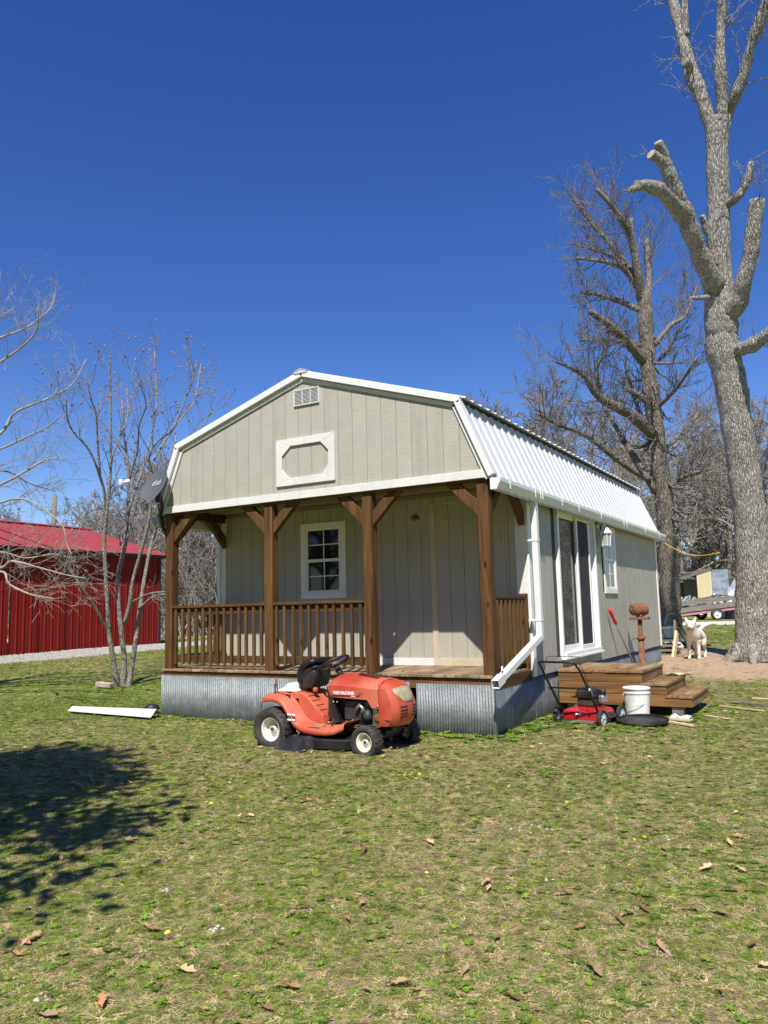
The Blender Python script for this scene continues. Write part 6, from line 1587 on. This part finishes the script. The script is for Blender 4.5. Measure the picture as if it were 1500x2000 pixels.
# ================================================================== LAWN
SRC = bpy.data.collections.new('tufts')        # building blocks of the lawn, only instanced
def tuft(name, mt, n, h, spread, w_, lean, flat=0.0, seg=2, rng=RNG):
    mb = MB()
    for _ in range(n):
        an = rng.uniform(0, 6.28); r_ = spread * math.sqrt(rng.uniform(0, 1)); p = np.array([r_ * math.cos(an), r_ * math.sin(an), -.004])
        da = rng.uniform(0, 6.28); ln = rng.uniform(.2, 1) * lean; H_ = h * rng.uniform(.5, 1.15); ww = w_ * rng.uniform(.7, 1.2)
        d = np.array([math.cos(da) * ln, math.sin(da) * ln, 1 - flat]); d = unit(d)
        sd_ = np.array([-math.sin(da), math.cos(da), 0]) * ww / 2
        vs = []; 
        for i in range(seg + 1):
            t = i / seg; q_ = p + d * H_ * t + np.array([math.cos(da), math.sin(da), -.9]) * (H_ * .45 * lean * t * t); q_[2] = max(q_[2], .002 + .002 * rng.uniform())
            k = (1 - t * .9)
            vs += [q_ - sd_ * k, q_ + sd_ * k]
        mb.add(vs, [(2 * i, 2 * i + 1, 2 * i + 3, 2 * i + 2) for i in range(seg)])
    me = mb.mesh(name); me.materials.append(MAT[mt]); o = bpy.data.objects.new(name, me); SRC.objects.link(o)
def rosette(name, mt, n, L, w_, up):
    mb = MB()
    for k in range(n):
        a = k * 6.28 / n + RNG.uniform(-.3, .3); l_ = L * RNG.uniform(.6, 1.1); dr_ = np.array([math.cos(a), math.sin(a), 0]); sd_ = np.array([-math.sin(a), math.cos(a), 0])
        vs = []
        for t, k2 in ((0, .2), (.35, .8), (.7, 1), (1, .1)):
            c = dr_ * l_ * t + np.array([0, 0, up * math.sin(t * 2.2) * l_ + .004]); vs += [c - sd_ * w_ * k2 / 2, c + sd_ * w_ * k2 / 2]
        mb.add(vs, [(0, 1, 3, 2), (2, 3, 5, 4), (4, 5, 7, 6)])
    me = mb.mesh(name); me.materials.append(MAT[mt]); o = bpy.data.objects.new(name, me); SRC.objects.link(o)
# names sort alphabetically: that order is the instance index
for i in range(3): tuft('a%d_green' % i, 'grass_green', 17, .026, .022, .0058, 1.1)
for i in range(2): tuft('b%d_bright' % i, 'grass_bright', 15, .024, .022, .0062, 1.25)
for i in range(3): tuft('c%d_dry' % i, 'grass_dry', 13, .036, .028, .0042, 1.6, .5)
for i in range(2): tuft('d%d_brown' % i, 'grass_brown', 9, .038, .03, .0065, 1.8, .7)
for i in range(2): rosette('e%d_weed' % i, 'weed_leaf', 8, .030, .012, .4)
tuft('f0_tall', 'grass_green', 30, .06, .04, .004, .8, 0, 3)
tuft('f1_clover', 'weed_leaf', 20, .030, .030, .0095, 1.3, .2)
def region(n, s0, s1, marg):
    s = np.sqrt(RNG.uniform(s0 ** 2, s1 ** 2, n)) if s0 > 0 else RNG.uniform(s0, s1, n)
    l_ = RNG.uniform(-1, 1, n) * (.53 * s + marg)
    return CAM[0] + s * FH[0] + l_ * RH[0], CAM[1] + s * FH[1] + l_ * RH[1], s
PX_, PY_, SC_, ID_ = [], [], [], []
for n, s0, s1, mg, sc0 in ((42000, 1.9, 4.0, .5, .82), (98000, 4.0, 7.5, .6, .90), (135000, 7.5, 13, .8, 1.0), (85000, 13, 24, 1.0, 1.5), (30000, 24, 42, 2.0, 3.2)):
    x, y, s = region(n, s0, s1, mg)
    dm, gm, dr_, rd = dirt_mask(x, y), gravel_mask(x, y), dry_mask(x, y), road_mask(x, y)
    keep = RNG.uniform(0, 1, n) > np.maximum(np.maximum(dm * .97, gm * .93), rd)
    keep &= ~((x > -.03) & (x < W + .01) & (y > -.03) & (y < YB + .02))
    keep &= ~((x > W) & (x < 6.5) & (y > 2.05) & (y < 3.27))
    keep &= ~((x < BX + .05) & (x > BX - 8.2) & (y < BY1 + .1) & (y > BY0))
    pat = fbm(x * 2.2, y * 2.2, 12)
    u = RNG.uniform(0, 1, n); pd = np.clip(.15 + .60 * dr_ + .10 * pat, .05, .85)
    idx = np.where(u < pd * .68, 5 + RNG.integers(0, 3, n), np.where(u < pd, 8 + RNG.integers(0, 2, n), np.where(RNG.uniform(0, 1, n) < .38 + .25 * pat, 3 + RNG.integers(0, 2, n), RNG.integers(0, 3, n))))
    r2_ = RNG.uniform(0, 1, n)
    idx = np.where(r2_ < .012, 10 + RNG.integers(0, 2, n), idx); idx = np.where((r2_ > .94) & (pat > 0), 13, idx); idx = np.where((r2_ > .035) & (r2_ < .0365) & (s < 16), 12, idx)
    thin = RNG.uniform(0, 1, n) < np.clip(1.05 - .35 * (dr_ > .6), 0, 1)
    keep &= thin
    PX_.append(x[keep]); PY_.append(y[keep]); ID_.append(idx[keep]); SC_.append((sc0 * RNG.uniform(.7, 1.3, n) * (1 + .25 * pat))[keep])
# rank fringe along the skirting and round the steps
def fringe(n, xa, xb, ya, yb, sc):
    x, y = RNG.uniform(xa, xb, n), RNG.uniform(ya, yb, n); PX_.append(x); PY_.append(y); SC_.append(RNG.uniform(.8, 1.3, n) * sc); ID_.append(RNG.choice([0, 1, 2, 3, 4, 10, 13, 13, 5, 6], n))
fringe(520, 0, W, -.30, -.03, 1.5); fringe(500, W + .02, W + .30, -.2, 2.0, 1.7); fringe(160, 5.9, 6.6, 1.75, 2.02, 1.5); fringe(140, 6.5, 6.9, 2.0, 3.3, 1.5)
fringe(240, 5.1, 6.3, .75, 1.1, 1.7); fringe(90, 3.9, 4.85, -.25, -.04, 2.0)
X_, Y_, S_, I_ = map(np.concatenate, (PX_, PY_, SC_, ID_))
me = bpy.data.meshes.new('lawn_grass'); n = len(X_)
me.vertices.add(n); me.vertices.foreach_set('co', np.stack([X_, Y_, gzf(X_, Y_) - .002], -1).astype(np.float32).reshape(-1))
a = me.attributes.new('scl', 'FLOAT', 'POINT'); a.data.foreach_set('value', S_.astype(np.float32))
a = me.attributes.new('pick', 'INT', 'POINT'); a.data.foreach_set('value', I_.astype(np.int32))
a = me.attributes.new('turn', 'FLOAT_VECTOR', 'POINT'); a.data.foreach_set('vector', np.stack([RNG.normal(0, .10, n), RNG.normal(0, .10, n), RNG.uniform(0, 6.28, n)], -1).astype(np.float32).reshape(-1))
me.update()
lawn = bpy.data.objects.new('lawn_grass', me); COL.objects.link(lawn); tag(lawn, 'short patchy green and straw coloured grass', 'grass', kind='stuff')
ng = bpy.data.node_groups.new('scatter', 'GeometryNodeTree')
ng.interface.new_socket('Geometry', in_out='INPUT', socket_type='NodeSocketGeometry'); ng.interface.new_socket('Geometry', in_out='OUTPUT', socket_type='NodeSocketGeometry')
gi = ng.nodes.new('NodeGroupInput'); go = ng.nodes.new('NodeGroupOutput'); ci = ng.nodes.new('GeometryNodeCollectionInfo'); ip = ng.nodes.new('GeometryNodeInstanceOnPoints')
ci.inputs[0].default_value = SRC; ci.inputs[1].default_value = True; ci.inputs[2].default_value = True
ip.inputs['Pick Instance'].default_value = True
def named(nm, dt):
    q_ = ng.nodes.new('GeometryNodeInputNamedAttribute'); q_.data_type = dt; q_.inputs[0].default_value = nm; return q_.outputs[0]
ng.links.new(gi.outputs[0], ip.inputs['Points']); ng.links.new(ci.outputs[0], ip.inputs['Instance'])
ng.links.new(named('pick', 'INT'), ip.inputs['Instance Index']); ng.links.new(named('turn', 'FLOAT_VECTOR'), ip.inputs['Rotation']); ng.links.new(named('scl', 'FLOAT'), ip.inputs['Scale'])
ng.links.new(ip.outputs[0], go.inputs[0])
md = lawn.modifiers.new('scatter', 'NODES'); md.node_group = ng
# gravel stones by the barn
SRC2 = bpy.data.collections.new('stones')
for k in range(3):
    mb = MB(); rgx = []
    for i in range(4):
        t = i / 3 * math.pi; rgx.append([(math.sin(t) * math.cos(a) * RNG.uniform(.6, 1.1) + .01, math.sin(t) * math.sin(a) * RNG.uniform(.6, 1.1), -.6 * math.cos(t)) for a in np.linspace(0, 6.28, 7)[:-1]])
    mb.loft(rgx, smooth=False); m_ = mb.mesh('s%d' % k); m_.materials.append(MAT['gravel_pale']); o = bpy.data.objects.new('s%d' % k, m_); SRC2.objects.link(o)
n = 26000; x = RNG.uniform(-12.4, -9.0, n); y = RNG.uniform(-2, 15, n); k = RNG.uniform(0, 1, n) < gravel_mask(x, y) * .9; x, y = x[k], y[k]; n = len(x)
me = bpy.data.meshes.new('gravel'); me.vertices.add(n); me.vertices.foreach_set('co', np.stack([x, y, gz(x, y) + .004], -1).astype(np.float32).reshape(-1))
a = me.attributes.new('scl', 'FLOAT', 'POINT'); a.data.foreach_set('value', RNG.uniform(.012, .038, n).astype(np.float32))
a = me.attributes.new('pick', 'INT', 'POINT'); a.data.foreach_set('value', RNG.integers(0, 3, n).astype(np.int32))
a = me.attributes.new('turn', 'FLOAT_VECTOR', 'POINT'); a.data.foreach_set('vector', RNG.uniform(0, 6.28, (n, 3)).astype(np.float32).reshape(-1)); me.update()
gv = bpy.data.objects.new('gravel', me); COL.objects.link(gv); tag(gv, 'pale loose gravel strip along the red barn', 'gravel', kind='stuff')
ng2 = ng.copy(); [q_ for q_ in ng2.nodes if q_.bl_idname == 'GeometryNodeCollectionInfo'][0].inputs[0].default_value = SRC2
gv.modifiers.new('scatter', 'NODES').node_group = ng2

# ================================================================== FALLEN LEAVES AND FLOWERS
def leaf_mesh(k):
    half = [(0, .0), (.10, .012), (.16, .03), (.24, .05), (.30, .022), (.40, .055), (.52, .085), (.58, .035), (.68, .055), (.78, .075), (.84, .03), (.93, .03), (1.0, 0)]
    up_ = [(t, w_ * 1.05) for t, w_ in half]; vs = []; fs = []
    for t, w_ in up_:
        bend = .16 * math.sin(t * 3.0 + k) ; curl = (.35 + .3 * k)
        for s_ in (-1, 0, 1):
            ww = s_ * w_ * 2.1; vs.append((t - .5, ww, bend * .5 + abs(ww) * curl * .9 + .05 * math.sin(7 * t + s_ + k)))
    for i in range(len(up_) - 1):
        for j in (0, 1): fs.append((i * 3 + j, (i + 1) * 3 + j, (i + 1) * 3 + j + 1, i * 3 + j + 1))
    fs.append((0, 1, 2)); 
    mb = MB().add(vs, fs[:-1], True); mb.tube([(-.5, 0, .0), (-.72, .02, .03)], .012, 4); return mb.mesh('fallen_leaf')
LM = []
for k in range(3):
    for mt in ('leaf_brown', 'leaf_tan'):
        m_ = leaf_mesh(k * .8); m_.materials.append(MAT[mt]); LM.append(m_)
def leaf(x, y, s, lab='curled dry brown oak leaf lying in the grass', grp='dry oak leaves scattered over the lawn'):
    o = bpy.data.objects.new('fallen_leaf', random.choice(LM)); COL.objects.link(o)
    o.location = (x, y, float(gzf(x, y)) + .017); o.rotation_euler = (random.uniform(-.2, .2), random.uniform(-.2, .2), random.uniform(0, 6.28)); o.scale = (s, s, s)
    tag(o, lab, 'leaf', grp)
def gpx(px, py):
    d = (px - 750) / FPX * CR - (py - 1000) / FPX * CU + _F
    t = 1.5
    for _ in range(60):
        p = CAM + d * t; g = float(gz(p[0], p[1])); t += (p[2] - g) / -d[2] * .9
    return CAM + d * t
for px, py in ((250, 1645), (595, 1567), (712, 1668), (470, 1610), (480, 1600), (1297, 1663), (1256, 1777), (1437, 1620), (1440, 1640), (1425, 1650), (1440, 1700), (1000, 1955), (950, 1730), (955, 1740), (840, 1650), (555, 1560), (285, 1815), (290, 1822), (45, 1845), (30, 1870), (60, 1840), (135, 1510), (145, 1535), (60, 1445), (590, 1780), (405, 1545), (320, 1460), (1100, 1750), (1135, 1815), (1225, 1790), (1350, 1780), (1410, 1790), (1290, 1850), (1470, 1850), (1490, 1890), (1160, 1900), (1210, 1800), (660, 1470), (705, 1482), (820, 1477), (1150, 1452), (1015, 1515), (1425, 1745), (700, 1590), (520, 1440), (1380, 1700), (910, 1905), (780, 1930), (200, 1960), (90, 1990), (560, 1935), (520, 1975), (360, 1900)):
    p = gpx(px, py); leaf(p[0], p[1], random.uniform(.075, .125))
for _ in range(150):
    x, y, s = region(1, 2.3, 11, 0); 
    if -.1 < x[0] < W + .1 and y[0] > -.2: continue
    leaf(float(x[0]), float(y[0]), random.uniform(.045, .09))
for _ in range(55):
    leaf(random.uniform(2.75, 4.35), random.uniform(-1.55, -.85), random.uniform(.05, .085), 'dry tan leaf in the litter under the riding mower', 'leaves under the riding mower')
for _ in range(26):
    leaf(random.uniform(-.05, 2.2), random.uniform(-.22, -.06), random.uniform(.05, .09), 'dry tan leaf piled against the porch skirting', 'leaves against the skirting')
for x, y, s in ((3.72, .10, .07), (4.02, .28, .05)):
    o = bpy.data.objects.new('fallen_leaf', LM[1]); COL.objects.link(o); o.location = (x, y, .02); o.rotation_euler = (.5, .3, random.uniform(0, 6)); o.scale = (s, s, s)
    tag(o, 'dry leaf lying on the porch deck boards', 'leaf', 'leaves on the deck')
def flower_mesh(c, n, r):
    mb = MB()
    for k in range(n):
        a = k * 6.28 / n; mb.add([(0, 0, .0), (r * math.cos(a - .25), r * math.sin(a - .25), .006), (r * 1.15 * math.cos(a), r * 1.15 * math.sin(a), .004), (r * math.cos(a + .25), r * math.sin(a + .25), .006)], [(0, 1, 2, 3)])
    m_ = mb.mesh('flower'); m_.materials.append(MAT[c]); return m_
FY, FW_ = flower_mesh('petal_yellow', 9, .012), flower_mesh('petal_white', 6, .008)
def flower(x, y, m_, s, lab, grp):
    o = bpy.data.objects.new('flower', m_); COL.objects.link(o); o.location = (x, y, float(gzf(x, y)) + .040); o.rotation_euler = (random.uniform(-.4, .4), random.uniform(-.4, .4), random.uniform(0, 6)); o.scale = (s, s, s); tag(o, lab, 'flower', grp)
YL, WL = 'small yellow dandelion-like flower in the lawn', 'tiny white flower in the lawn'
for px, py, n, sp in ((360, 1600, 9, 22), (430, 1585, 10, 26), (480, 1565, 5, 14), (805, 1520, 12, 16), (460, 1460, 3, 12), (880, 1588, 3, 8), (832, 1718, 1, 3), (970, 1798, 1, 2), (1230, 1703, 1, 2), (1243, 1652, 3, 10), (193, 1670, 3, 8), (340, 1840, 2, 8), (640, 1590, 3, 14), (1100, 1585, 3, 10), (470, 1480, 3, 10), (185, 1395, 8, 40)):
    for _ in range((n + 1) // 2):
        p = gpx(px + random.gauss(0, sp), py + random.gauss(0, sp * .3)); flower(p[0], p[1], FY, random.uniform(.65, 1.1), YL, 'yellow flowers')
for px, py, n, sp in ((1025, 1632, 8, 14), (1075, 1630, 7, 12), (325, 1755, 4, 8), (415, 1835, 6, 14), (690, 1500, 5, 10), (525, 1478, 4, 8), (1320, 1648, 5, 12), (1310, 1880, 3, 6), (80, 1975, 5, 14), (460, 1535, 4, 12), (650, 1790, 2, 6), (1070, 1735, 3, 8), (100, 1300, 14, 60), (210, 1320, 12, 50)):
    for _ in range(n):
        p = gpx(px + random.gauss(0, sp), py + random.gauss(0, sp * .3)); flower(p[0], p[1], FW_, random.uniform(.7, 1.2), WL, 'white flowers')
